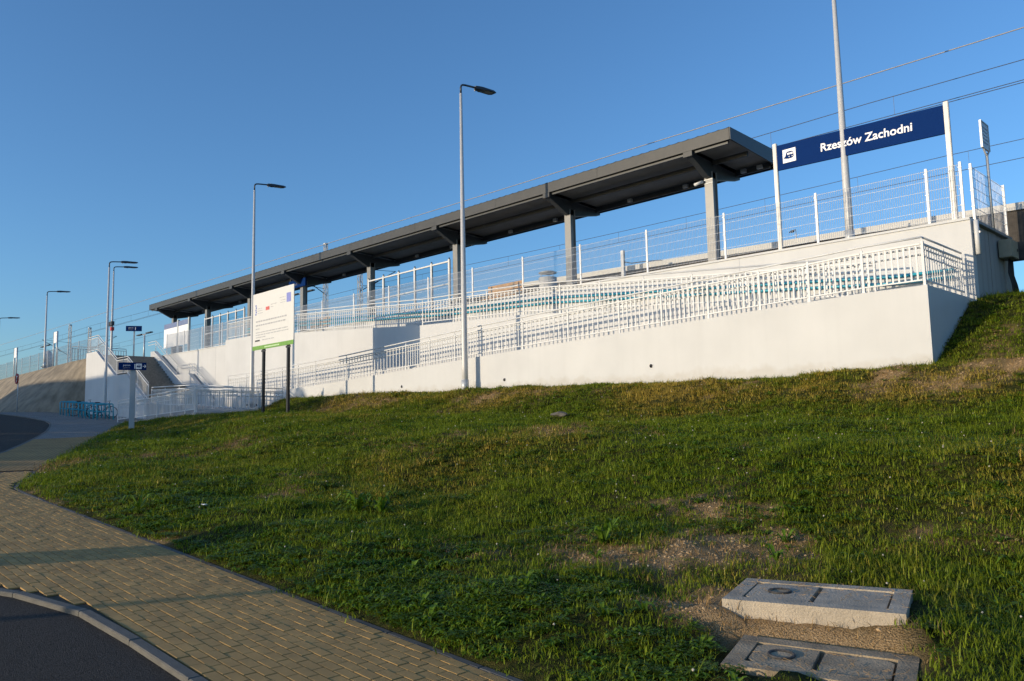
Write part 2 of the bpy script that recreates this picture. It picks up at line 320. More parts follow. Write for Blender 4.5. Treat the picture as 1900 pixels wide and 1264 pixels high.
# individual pavers
def inside(p, poly):
    c = False; j = len(poly) - 1
    for i in range(len(poly)):
        (xi, yi), (xj, yj) = poly[i], poly[j]
        if (yi > p[1]) != (yj > p[1]) and p[0] < (xj - xi) * (p[1] - yi) / (yj - yi) + xi: c = not c
        j = i
    return c
def shrink(poly_pts, d):                                          # offset a polyline to its left
    out = []
    for i, p in enumerate(poly_pts):
        a = Vector(poly_pts[max(i - 1, 0)]); b = Vector(poly_pts[min(i + 1, len(poly_pts) - 1)]); t = (b - a).normalized()
        out.append((p[0] - t.y * d, p[1] + t.x * d))
    return out
ins = shrink(road_side, -.092) + shrink(far_side[:5], -.092) + [(-20.4, 5.1)] + shrink(grass_side[4:], -.06)
BL, BW = .19, .0902
cand = []
for r in range(-44, 44):
    yy = 2.186 + (r + .5) * BW
    for k in range(-115, 0):
        xx = (k + (.5 if r % 2 else 0)) * BL
        if not (-19 < xx < -2.2): continue
        q = px((xx, yy, G(xx)))
        if not q or q[0] < -60 or q[0] > 1100 or q[1] > 1340: continue
        cs = [(xx + a * BL * .49, yy + b * BW * .49) for a in (-1, 1) for b in (-1, 1)]
        if all(inside(c_, ins) for c_ in cs): cand.append((q[2], xx, yy, BL))
        else:
            for hx in (-.25, .25):
                x2 = xx + hx * BL
                if all(inside((x2 + a * BL * .24, yy + b * BW * .47), ins) for a in (-1, 1) for b in (-1, 1)): cand.append((q[2] + .8, x2, yy, BL / 2))
                else:
                    for h2 in (-.125, .125):
                        x3 = x2 + h2 * BL
                        if all(inside((x3 + a * BL * .1, yy + b * BW * .36), ins) for a in (-1, 1) for b in (-1, 1)): cand.append((q[2] + 2.5, x3, yy, BL / 4))
cand.sort()
def paver_vf(l, w, dz):
    h, g, c = .012, .0035, .0028; X, Y = l / 2 - g, w / 2 - g
    vs = [(-X, -Y, -h), (X, -Y, -h), (X, Y, -h), (-X, Y, -h), (-X, -Y, -c), (X, -Y, -c), (X, Y, -c), (-X, Y, -c), (-X + c, -Y + c, 0), (X - c, -Y + c, 0), (X - c, Y - c, 0), (-X + c, Y - c, 0)]
    fs = [(8, 9, 10, 11)] + [(a, (a + 1) % 4, (a + 1) % 4 + 4, a + 4) for a in range(4)] + [(a + 4, (a + 1) % 4 + 4, (a + 1) % 4 + 8, a + 8) for a in range(4)]
    return [Vector(v) for v in vs], fs
pm = {}
tilt = math.atan(GS); V, F = [], []
for i, (d, x, y, l) in enumerate(cand):
    dz = random.uniform(-.0018, .0018); rx, ry, rz_ = random.gauss(0, .005), tilt + random.gauss(0, .005), random.gauss(0, .006)
    if i < 300:
        if l not in pm: pm[l] = mesh_of('paver', *paver_vf(l, BW, 0), BRICK)
        place('paver', pm[l], (x, y, G(x) + .001 + dz), pave, (rx, ry, rz_))
    else:
        vs, fs = paver_vf(l, BW, 0); R_ = Matrix.Rotation(rz_, 3, 'Z') @ Matrix.Rotation(ry, 3, 'Y') @ Matrix.Rotation(rx, 3, 'X'); o = len(V)
        V += [R_ @ v + Vector((x, y, G(x) + .001 + dz)) for v in vs]; F += [tuple(q + o for q in f) for f in fs]
props(obj('pavers', V, F, BRICK, pave), kind='stuff')
def stones(name, line, w, top, h, L_, m, parent, side):
    pts = [Vector((x, y)) for x, y in line]; seg = []; acc = 0
    ds = [0]
    for a, b in zip(pts, pts[1:]): ds.append(ds[-1] + (b - a).length)
    def at(s):
        for i in range(len(ds) - 1):
            if s <= ds[i + 1]: return pts[i].lerp(pts[i + 1], (s - ds[i]) / (ds[i + 1] - ds[i]))
        return pts[-1]
    n = int(ds[-1] / L_)
    for i in range(n):
        a, b = at(i * L_ + .004), at((i + 1) * L_ - .004); t = (b - a).normalized(); nrm = Vector((-t.y, t.x)) * side * w
        dz = random.uniform(-.004, .004); c = .008
        mid = (a + b) / 2; q = px((mid.x, mid.y, G(mid.x)))
        if not q or not (-150 < q[0] < 1300) or q[1] > 1420: continue
        vs = []
        for z, ins_ in ((-h, 0), (top - c, 0), (top, c)):
            nn = nrm.normalized() * ins_; tt = t * ins_
            for p_ in (a + nn + tt, b + nn - tt, b + nrm - nn - tt, a + nrm - nn + tt): vs.append((p_.x, p_.y, G(p_.x) + z + dz))
        fs = [(8, 9, 10, 11)] + [(k, (k + 1) % 4, (k + 1) % 4 + 4, k + 4) for k in range(4)] + [(k + 4, (k + 1) % 4 + 4, (k + 1) % 4 + 8, k + 8) for k in range(4)]
        if side < 0: fs = [f[::-1] for f in fs]
        obj(name, vs, fs, m, parent)
stones('kerb_stone', road_side, .085, .004, .12, 1.0, KERB, pave, -1)
stones('kerb_stone', far_side, .085, .006, .12, 1.0, KERB, pave, -1)
stones('edging_stone', grass_side[::-1], .06, .002, .12, 1.0, mat('edging_concrete', (.10, .095, .085), .9, 0, .2, 9), pave, 1)
# ------------------------------------------------------------------ retaining walls and ramps
W1 = [(-41.5, 3.60), (-36, 3.64), (-31.5, 3.76), (-29, 3.83), (-24.85, 4.01), (-20.5, 4.19), (-14.5, 4.40), (-10, 4.55), (-7.4, 4.63), (-6.0, 4.63)]
W2 = [(-43.6, 6.97), (-40.5, 6.93), (-35.7, 6.61), (-29, 6.17), (-25.7, 5.93), (-19.9, 5.70), (-7.6, 4.66)]
def z1(x): return lerp(x, [a for a, b in W1], [b for a, b in W1])
def z2(x): return lerp(x, [a for a, b in W2], [b for a, b in W2])
def zp(x): return 6.6 + .0118 * (-6.8 - x)
t = thing('ramp_wall', (-20, 18.6, 2.2), 'long low white rendered ramp wall standing behind the grass bank', 'wall')
obj('wall_panel', *prism_vf([(-41.5, 1.8)] + [(-6.0, 1.8)] + W1[::-1], 18.46, 18.70), WHITE2, t)
obj('end_panel', *box_vf(-6.24, -6.003, 18.702, 21.345, 2.2, 4.627), WHITE, t)
obj('ramp_floor', *prism_vf([(-41.2, 2.5)] + [(-6.26, 2.5)] + [(-6.26, 4.53)] + [(x, z - .1) for x, z in W1[::-1][1:-1]] + [(-41.2, 3.5)], 18.702, 19.94), CONC, t)
for dx_, z in ((-13.35, 3.37), (-19.3, 3.32), (-25.0, 3.38)):
    o = tube('drain_hole', [(dx_, 18.50, z), (dx_, 18.452, z)], .052, BLACK, t, 14)
    obj('drain_ring', *join([tube_vf([(dx_ + .062 * math.cos(a), 18.455, z + .062 * math.sin(a)), (dx_ + .062 * math.cos(a + .45), 18.455, z + .062 * math.sin(a + .45))], .008, 4) for a in [k * .4488 for k in range(14)]]), RAILW, o)
t = thing('ramp_wall', (-25, 20, 4), 'white middle wall carrying the upper ramp, higher than the front one', 'wall')
obj('wall_panel', *prism_vf([(-43.6, 3.0)] + [(-7.6, 3.0)] + W2[::-1], 19.95, 20.15), WHITE, t)
obj('ramp_floor', *prism_vf([(-43.4, 5.0)] + [(-6.3, 4.2)] + [(-6.3, 4.53)] + [(x, z - .1) for x, z in W2[::-1]], 20.152, 21.34), CONC, t)
obj('landing_floor', *box_vf(-7.58, -6.26, 19.945, 20.148, 4.2, 4.53), CONC, t)
t = thing('retaining_wall', (-30, 21.5, 3), 'tall white retaining wall holding the platform behind both ramps', 'wall')
UX = [-58.5, -45, -30, -15, -5.86]
obj('wall_panel', *prism_vf([(-58.5, 2.6), (-5.86, 2.6)] + [(x, zp(x) - .06) for x in UX[::-1]], 21.35, 21.60), WHITE, t)
obj('coping', *prism_vf([(x, zp(x) - .06) for x in UX] + [(x, zp(x)) for x in UX[::-1]], 21.31, 21.66), WHITE, t)
for x in (-12.1, -24.0, -36.0, -48.0): block('wall_joint', x - .004, x + .004, 21.346, 21.352, 3.5, zp(x) - .07, GREYPRINT, t)
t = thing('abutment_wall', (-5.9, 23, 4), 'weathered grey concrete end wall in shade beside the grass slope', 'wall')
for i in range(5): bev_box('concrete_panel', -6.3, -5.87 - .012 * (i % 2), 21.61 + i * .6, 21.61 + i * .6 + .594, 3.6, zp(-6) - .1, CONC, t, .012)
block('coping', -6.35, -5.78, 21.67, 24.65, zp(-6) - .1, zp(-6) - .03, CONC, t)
props(obj('platform', *prism_vf([(-110, 5.2), (-6.36, 5.2), (-6.36, zp(-6) - .12), (-110, zp(-110) - .12)], 21.605, 27.0), CONC), kind='structure')
# ------------------------------------------------------------------ railings
def railing(label, path, group='white steel railings', spacing=1.72, nb=9, tubes=0, m=RAILW, post_ends=True, hand=True):
    pts = [Vector(p) for p in path]
    t = thing('railing', pts[0], label, 'railing', group)
    up = Vector((0, 0, 1)); posts = []
    tot = sum((b - a).length for a, b in zip(pts, pts[1:]))
    stations = []                                               # posts follow each straight piece
    for i, (a, b) in enumerate(zip(pts, pts[1:])):
        n = max(1, round((b - a).length / spacing))
        for k in range(n):
            p, q = a.lerp(b, k / n), a.lerp(b, (k + 1) / n); stations.append((p, q))
    for p, q in stations:
        posts.append(p); d = q - p; f = d.normalized(); u = .035 / d.length
        m_ = int(nb) if nb else max(1, round(d.length / .172) - 1)
        for k in range(1, m_ + 1):
            c = p + d * k / (m_ + 1); ang = math.atan2(f.y, f.x)
            place('baluster', cube_mesh(m), c + up * .13, t, (0, 0, ang), (.038, .012, .8))
        for h, w_, hh in ((.93, .05, .035), (.13, .045, .03)): bar('rail', p + d * u + up * h, q - d * u + up * h, w_, hh, m, t)
    posts.append(stations[-1][1])
    for p in posts:
        f = (pts[-1] - pts[0]); ang = math.atan2(f.y, f.x)
        place('post', cube_mesh(m), p - up * .01, t, (0, 0, ang), (.055, .03, 1.0))
        place('base_plate', cube_mesh(m), p, t, (0, 0, ang), (.11, .075, .012))
        if hand: place('handrail_bracket', cube_mesh(m), p + up * .985, t, (0, 0, ang), (.014, .014, .085))
    if hand: tube('handrail', [p + up * 1.08 for p in pts], .024, m, t, 10)
    if tubes:
        d = pts[-1] - pts[0]; nrm = Vector((-d.y, d.x, 0)).normalized() * tubes
        for h in (.87, .71): tube('inner_handrail', [p + nrm * .09 + up * h for p in pts], .02, m, t, 8)
    return t
def along(W, x0, x1, y, dz=0):
    xs = sorted({x0, x1} | {x for x, z in W if min(x0, x1) < x < max(x0, x1)}, reverse=x1 < x0)
    f = z1 if W is W1 else z2
    return [(x, y, f(x) + dz) for x in xs]
railing('white railing with handrail along the low front ramp wall', along(W1, -6.08, -40.2, 18.56), tubes=-1)
railing('short white railing closing the ramp landing beside the grass slope', [(-6.08, 18.62, 4.63), (-6.08, 21.2, 4.63)], spacing=1.3, nb=7, tubes=1)
railing('white railing with handrail on the middle wall of the upper ramp', along(W2, -7.7, -43.5, 20.05), tubes=-1)
t = thing('wall_handrail', (-25, 21.3, 5.5), 'pair of teal wall handrails running up the tall white retaining wall', 'handrail')
for h in (.82, .64): tube('handrail', [(-6.3, 21.25, 4.53 + h)] + [(x, 21.25, z - .1 + h) for x, z in W2[::-1]], .04, TEAL, t, 8)
for k in range(22):
    x = -8 - k * 1.65; tube('bracket', [(x, 21.345, z2(x) - .1 + .58), (x, 21.25, z2(x) - .1 + .6), (x, 21.25, z2(x) - .1 + .78)], .009, TEAL, t, 5)
# lower ramp beside the forecourt
LR = [(-43.4, 14.25, 2.42), (-41.4, 14.25, 2.48), (-38.2, 14.25, 2.55), (-35, 14.25, 2.63), (-34.0, 14.25, 2.66)]
t = thing('ramp_slab', (-38, 15, 1.9), 'low concrete ramp slab rising from the grey forecourt', 'ramp')
obj('ramp_floor', *prism_vf([(-44, 1.8), (-33.7, 1.8), (-33.7, 2.63), (-34.0, 2.63), (-44, 2.36)], 14.2, 16.0), CONC, t)
obj('landing', *box_vf(-33.98, -33.7, 16.01, 18.44, 1.8, 2.63), CONC, t)
obj('return_floor', *prism_vf([(-44, 1.8), (-34.02, 1.8), (-34.02, 2.64), (-44, 3.40)], 16.02, 18.44), CONC, t)
railing('white railing of the lower ramp next to the navy direction sign', LR, tubes=1)
railing('white railing turning the corner of the lower ramp behind the notice board', [(-33.95, 14.3, 2.66), (-33.95, 18.3, 2.66)], tubes=1)
railing('white railing on the inner side of the lower ramp by the stairs', [(-44.5, 16.3, 3.2), (-39, 16.3, 3.05), (-34.8, 16.3, 2.75)], tubes=1)
# ------------------------------------------------------------------ stairs
SW = [(-47.8, 3.45), (-51.1, 4.78), (-52.3, 5.98), (-53.9, 6.05), (-56.6, 7.06), (-58.6, 7.08)]
SW = [(-47.8, 3.5), (-51.3, 5.3), (-53.2, 5.32), (-56.9, 7.15), (-58.9, 7.15)]
t = thing('staircase', (-52, 17.2, 3), 'concrete outdoor staircase with white side wall climbing to the platform', 'stairs')
obj('side_wall', *prism_vf([(-58.9, 2.2), (-47.8, 2.2)] + [(x, z + .15) for x, z in SW], 17.2, 17.45), WHITE, t)
obj('back_wall', *prism_vf([(-57.6, 2.2), (-47.6, 2.2), (-47.6, 3.7), (-51.1, 5.6), (-53.2, 5.62), (-57, 7.5), (-57.6, 7.5)], 20.95, 21.2), WHITE, t)
sx, sz = -47.9, 2.7
for k in range(24):
    if k == 12:
        obj('landing', *box_vf(sx - 1.5, sx, 17.46, 20.94, sz - .5, sz), STEP, t); sx -= 1.5
    sz += .183
    bev_box('step', sx - .345, sx, 17.46, 20.94, sz - .5, sz, STEP, t, .012); sx -= .325
obj('top_landing', *box_vf(-58.9, sx - .02, 17.46, 21.34, 6.6, sz - .003), CONC, t); obj('upper_landing', *box_vf(-64, -58.91, 17.72, 21.34, 6.6, sz - .003), CONC, t)
st_rail = [(x, 17.32, z + .15) for x, z in SW]
railing('white railing sloping down the staircase side wall in three levels', st_rail, spacing=1.9, nb=0)
railing('dark backlit railing across the head of the staircase', [(-63.2, 17.5, sz), (-63.2, 21.2, sz)], spacing=1.85, nb=9, m=GALV)
t = thing('stair_handrail', (-52, 20.8, 3.4), 'double white tubular handrail stepping down beside the inner stair wall', 'handrail')
for h in (.62, .82): tube('handrail', [(-47.2, 21.07, 3.5 + h), (-47.8, 21.07, 3.6 + h), (-51.2, 21.07, 5.45 + h), (-53.2, 21.07, 5.45 + h), (-57.0, 21.07, 7.4 + h), (-58.4, 21.07, 7.4 + h)], .022, RAILW, t, 8)
for x, z in ((-47.8, 3.6), (-51.2, 5.45), (-53.2, 5.45), (-57.0, 7.4)): tube('handrail_post', [(x, 21.07, z), (x, 21.07, z + .82)], .02, RAILW, t, 6)
# ------------------------------------------------------------------ embankment and far platform
EMB = mat('embankment_slab', (.235, .195, .14), .95, 0, .35, 1.3, .9, 5)
def emb():
    vs, fs = [], []; nx, ny = 90, 16
    for i in range(nx + 1):
        x = -58.93 - 186 * (i / nx) ** 1.8
        y0 = lerp(-x, [58.9, 59.6, 61, 63.5, 68, 110, 240], [17.19, 16.8, 15.9, 14.8, 14.0, 13.5, 13.4]); z0 = G(x) - .05
        y1 = lerp(-x, [58.9, 60, 62, 240], [17.6, 17.65, 17.7, 18.2]); z1_ = lerp(-x, [58.9, 64, 110, 240], [7.1, 7.15, 6.95, 7.6])
        for j in range(ny + 1):
            f = j / ny; vs.append((x, y0 + (y1 - y0) * f, z0 + (z1_ - z0) * f + .05 * nz(x, f * 4, .8, 6) * math.sin(f * 3.14)))
        vs.append((x, 30, z1_))
    n = ny + 2
    for i in range(nx):
        for j in range(n - 1): fs.append((i * n + j, i * n + j + 1, (i + 1) * n + j + 1, (i + 1) * n + j)[::-1])
    return vs, [f[::-1] for f in fs]
props(obj('embankment', *emb(), EMB), kind='structure')
# ------------------------------------------------------------------ mesh fences
def mesh_panel_vf(p, q, h0, h1, sp=.055, r=.0055):
    p, q = Vector(p), Vector(q); d = q - p; n = int(d.length / sp); parts = []
    f = d.normalized()
    for k in range(1, n):
        c = p + d * k / n
        vs = []
        for z in (h0, h1): vs += [c + f * (r * a) + Vector((-f.y, f.x, 0)) * (r * b) + Vector((0, 0, z)) for a, b in ((-1, -.6), (1, -.6), (0, 1.2))]
        parts.append((vs, [(0, 1, 4, 3), (1, 2, 5, 4), (2, 0, 3, 5)]))
    for k in range(6):
        z = h0 + .03 + (h1 - h0 - .06) * k / 5  # horizontal wires
        for s in (-1, 1):
            o = Vector((-f.y, f.x, 0)) * .007 * s + Vector((0, 0, z)); parts.append(bar_vf(p + o, q + o, .0045, .005))
    return join(parts)
def mesh_fence(label, pts, h=1.45, m=FENCEW, lift=.0, clip=True, group='mesh fences', sp=.055):
    t = thing('mesh_fence', pts[0], label, 'fence', group)
    for i, p in enumerate(pts):
        p = Vector(p); block('post', p.x - .03, p.x + .03, p.y - .02, p.y + .02, p.z - lift, p.z + h, m, t)
        if clip and i < 14:
            for z in (.35, .75, 1.3): block('clip', p.x - .04, p.x + .04, p.y - .045, p.y - .037, p.z + z, p.z + z + .018, GALV, t)
        if i: props(obj('mesh_panel', *mesh_panel_vf(Vector(pts[i - 1]) + Vector((0, -.03, 0)), p + Vector((0, -.03, 0)), .06, h - .05, sp), m, t), kind='stuff')
    return t
mesh_fence('tall white wire mesh fence standing on the retaining wall coping', [(x, 21.47, zp(x)) for x in [-6.02, -6.81] + [-6.81 - 2.9 * k for k in range(1, 18)]])
mesh_fence('short return of white wire mesh fence above the shaded concrete end wall', [(-5.86, y, zp(-6) - .03) for y in (21.72, 24.5)], lift=0, sp=.11)
mesh_fence('distant wire mesh fence along the top of the brown embankment', [(x, 17.9, lerp(-x, [58.9, 64, 110, 240], [7.1, 7.15, 6.95, 7.6]) - .05) for x in [-60.5 - 2.6 * k for k in range(24)]], h=1.5, m=GALV, clip=False, sp=.12)
# ------------------------------------------------------------------ canopy
CX = [-13.6, -19.72, -26.3, -32.9, -39.4, -45.7, -51.8, -57.4]
XR, XL = -12.1, -58.7
def zr(x): return 10.62 + .0075 * (-12.1 - x)                      # top of the front fascia
YF, YB = 21.2, 24.25
t = thing('platform_canopy', (-35, 22.4, 6.7), 'long dark grey cantilever canopy roof over the railway platform', 'canopy')
for x in CX:
    zc = zr(x); bz = zp(x) - .12
    obj('column', *join([box_vf(x - .15, x + .15, 22.32, 22.345, bz, zc - .8), box_vf(x - .15, x + .15, 22.575, 22.6, bz, zc - .8), box_vf(x - .1, x + .1, 22.346, 22.574, bz, zc - .8)]), COLM, t)
    vs, fs = prism_vf([(21.24, zc - .40), (21.24, zc - .52), (22.2, zc - 1.0), (22.72, zc - 1.0), (24.15, zc - .72), (24.15, zc - .56)], 0, 1)
    obj('arm', [Vector((x - .1 + .2 * v.y, v.x, v.z)) for v in vs], fs, DARK, t)
    block('arm_plate', x - .16, x + .16, 21.16, 21.235, zc - .54, zc - .38, FASC, t)
    block('base_plate', x - .2, x + .2, 22.25, 22.68, bz, bz + .03, COLM, t)
n = 24
for k in range(9):
    xa, xb = XR + (XL - XR) * k / 9, XR + (XL - XR) * (k + 1) / 9
    obj('fascia_panel', *prism_vf([(xb + .004, zr(xb) - .37), (xa - .004, zr(xa) - .37), (xa - .004, zr(xa)), (xb + .004, zr(xb))], YF - .03, YF), FASC, t)
    obj('back_fascia', *prism_vf([(xb + .004, zr(xb) - .6), (xa - .004, zr(xa) - .6), (xa - .004, zr(xa) - .12), (xb + .004, zr(xb) - .12)], YB, YB + .04), DARK, t)
for nme, x in (('end_fascia', XR), ('end_fascia', XL)):
    vs = [(x + s * .02, y, zr(x) + dz) for s in (-1, 1) for y, dz in ((YF - .03, -.37), (YB + .04, -.6), (YB + .04, -.1), (YF - .03, .004))]
    obj(nme, vs, [(0, 1, 2, 3), (7, 6, 5, 4), (0, 4, 5, 1), (1, 5, 6, 2), (2, 6, 7, 3), (3, 7, 4, 0)], DARK, t)
vs, fs = [], []; m_ = int((XR - XL) / .12)
for k in range(m_ + 1):
    x = XR + (XL - XR) * k / m_; z = zr(x) + (.018 if k % 3 == 0 else 0)
    vs += [(x, YF - .05, z - .01), (x, YB, z - .17)]
for k in range(m_): fs.append((2 * k, 2 * k + 1, 2 * k + 3, 2 * k + 2))
obj('roof_sheet', vs, fs, FASC, t)
xs = [XR + .03 - .06] + [c for c in CX] + [XL + .03]
for a, b in zip(xs, xs[1:]):
    if abs(a - b) < .3: continue
    a2, b2 = a - .11, b + .11
    obj('soffit', [(a2, YF + .02, zr(a2) - .30), (b2, YF + .02, zr(b2) - .30), (b2, YB - .02, zr(b2) - .44), (a2, YB - .02, zr(a2) - .44)], [(0, 1, 2, 3)], SOFF, t)
    for y, dz, hh in ((YF + .12, -.38, .14), (22.45, -.5, .16), (23.9, -.55, .2)): bar('purlin', (a2, y, zr(a2) + dz), (b2, y, zr(b2) + dz), .07, hh, DARK, t)
    for f in (.3, .7):
        x = a + (b - a) * f; block('canopy_light', x - .09, x + .09, 23.75, 23.86, zr(x) - .62, zr(x) - .5, GALV, t)
t = thing('camera_bracket', (CX[0], 22.3, 9.5), 'small white surveillance camera strapped to the canopy column beside the station name sign', 'camera')
zc = zr(CX[0]) - 1.06
block('strap', CX[0] - .16, CX[0] + .16, 22.305, 22.319, zc, zc + .025, RAILW, t); block('strap', CX[0] - .16, CX[0] + .16, 22.305, 22.319, zc - .12, zc - .095, RAILW, t)
tube('camera_body', [(CX[0] - .17, 22.25, zc - .03), (CX[0] - .36, 22.05, zc - .14)], .05, RAILW, t, 10)
# ------------------------------------------------------------------ platform furniture
def bench(x0, x1, y, label):
    b = zp(x0) - .12; t = thing('bench', ((x0 + x1) / 2, y, b), label, 'bench', 'platform benches')
    for k in range(3): bev_box('backrest_slat', x0, x1, y + .02, y + .05, b + .62 + k * .17, b + .62 + k * .17 + .13, WOOD, t, .008)
    for k in range(3): bev_box('seat_slat', x0, x1, y - .4 + k * .13, y - .4 + k * .13 + .11, b + .45, b + .48, WOOD, t, .008)
    for x in (x0 + .25, x1 - .25):
        tube('leg', [(x, y - .35, b), (x, y - .35, b + .43)], .025, DARK, t, 6); tube('leg', [(x, y + .02, b), (x, y + .01, b + 1.05)], .025, DARK, t, 6); bar('seat_support', (x, y - .36, b + .43), (x, y + .02, b + .43), .04, .03, DARK, t)
bench(-25.2, -23.05, 23.2, 'slatted wooden platform bench beside the round bin')
bench(-40.0, -37.9, 23.2, 'slatted wooden platform bench behind the ramp railing near the notice board')
b = zp(-21.5) - .12
t = thing('litter_bin', (-21.45, 23.0, b), 'round pale concrete litter bin with raised lid beside the platform bench', 'bin')
tube('bin_body', [(-21.45, 23, b), (-21.45, 23, b + .95)], [.33, .36], BRIDGEC, t, 18); tube('lid', [(-21.45, 23, b + 1.13), (-21.45, 23, b + 1.16), (-21.45, 23, b + 1.2)], [.36, .36, .25], GALV, t, 18)
for a in range(3): tube('lid_support', [(-21.45 + .28 * math.cos(a * 2.1), 23 + .28 * math.sin(a * 2.1), b + .94), (-21.45 + .28 * math.cos(a * 2.1), 23 + .28 * math.sin(a * 2.1), b + 1.14)], .015, GALV, t, 5)
def windbreak(x0, x1, y, label, rows=(1.25,)):
    b = zp(x0) - .12; n = 5; h = 2.25
    t = thing('windbreak', ((x0 + x1) / 2, y, b), label, 'windbreak', 'glazed windbreaks')
    for k in range(n + 1):
        x = x0 + (x1 - x0) * k / n; block('mullion', x - .05, x + .05, y - .04, y + .04, b, b + h + .06, RAILW, t)
        tube('finial', [(x, y, b + h + .06), (x, y, b + h + .13)], .03, DARK, t, 6)
    for k in range(n):
        xa, xb = x0 + (x1 - x0) * k / n + .052, x0 + (x1 - x0) * (k + 1) / n - .052
        for z in (.35, 1.2, h - .06): block('transom', xa, xb, y - .03, y + .03, b + z, b + z + .06, RAILW, t)
        for z0, z1_ in ((.42, 1.19), (1.27, h - .07)): block('pane', xa + .003, xb - .003, y - .006, y + .006, b + z0, b + z1_, GLASS, t)
windbreak(-32.7, -26.55, 22.2, 'white framed glass windbreak between two canopy columns right of the notice board')
windbreak(-51.6, -46.0, 22.2, 'white framed glass windbreak near the stairs below the canopy end')
t = thing('timetable_case', (-56.5, 22.1, zp(-56) - .1), 'pale timetable display case with blue header beside the stairs', 'display')
b = zp(-56) - .1
for x in (-55.75, -53.9): block('post', x - .09, x + .09, 22.03, 22.15, b, b + 2.55, GALV, t)
for x0, x1 in ((-58.2, -55.85), (-55.65, -54.0)):
    block('poster_panel', x0, x1, 22.06, 22.12, b + .75, b + 2.1, PRINT, t); block('header_panel', x0, x1, 22.055, 22.125, b + 2.105, b + 2.45, mat('muted_blue', (.16, .19, .33), .4), t)
t = thing('ticket_machine', (-57.6, 22.9, b), 'dark cabinets standing behind the timetable case', 'cabinet')
block('cabinet_body', -58.0, -57.2, 22.6, 23.0, b, b + .9, DARK, t); block('cabinet_front', -57.95, -57.6, 22.585, 22.598, b + .1, b + .8, GALV, t)
# station name sign
def sgn(x): return 9.0 - .035 * (x + 8.65)
t = thing('station_sign', (-8.65, 21.75, 6.6), 'wide navy station name sign with white lettering and train pictogram', 'sign')
for x in (-10.97, -6.30): bev_box('post', x - .06, x + .06, 21.70, 21.80, zp(x) - .12, sgn(x) + .83, mat('sign_post_grey', (.46, .45, .43), .4, .1, .04), t, .012)
pn = obj('sign_panel', *prism_vf([(-10.905, sgn(-10.9)), (-6.365, sgn(-6.36)), (-6.365, sgn(-6.36) + .75), (-10.905, sgn(-10.9) + .75)], 21.71, 21.77), NAVY, t)
th = -math.atan(.035)
tx = text('lettering', 'Rzeszów Zachodni', .325, (-9.60, 21.705, sgn(-9.60) + .27), PRINT, pn, .006); tx.rotation_euler = (rad(90), -th, 0)
px0 = -10.72; pz = sgn(px0) + .17
obj('pictogram_field', *box_vf(px0, px0 + .40, 21.700, 21.7095, pz, pz + .40), PRINT, pn)
def pict(x, z, s, y, m, par):
    P = [(.06, .35), (.12, .42), (.22, .50), (.28, .72), (.36, .80), (.72, .80), (.82, .70), (.84, .38), (.74, .28), (.42, .26), (.25, .30)]
    o = obj('train_pictogram', [Vector((x + a * s, y, z + b_ * s)) for a, b_ in P] + [Vector((x + a * s, y + .002, z + b_ * s)) for a, b_ in P], [tuple(range(11)), tuple(range(21, 10, -1))] + [(i, i + 11, (i + 1) % 11 + 11, (i + 1) % 11) for i in range(11)], m, par)
    for a0, a1, b0, b1 in ((.36, .56, .56, .70), (.60, .78, .56, .70)): obj('pictogram_window', *box_vf(x + a0 * s, x + a1 * s, y - .003, y - .001, z + b0 * s, z + b1 * s), PRINT, par)
    for a0 in (.46, .70): obj('pictogram_lamp', *box_vf(x + a0 * s, x + (a0 + .07) * s, y - .003, y - .001, z + .38 * s, z + .45 * s), PRINT, par)
pict(px0, pz, .40, 21.697, NAVY, pn)
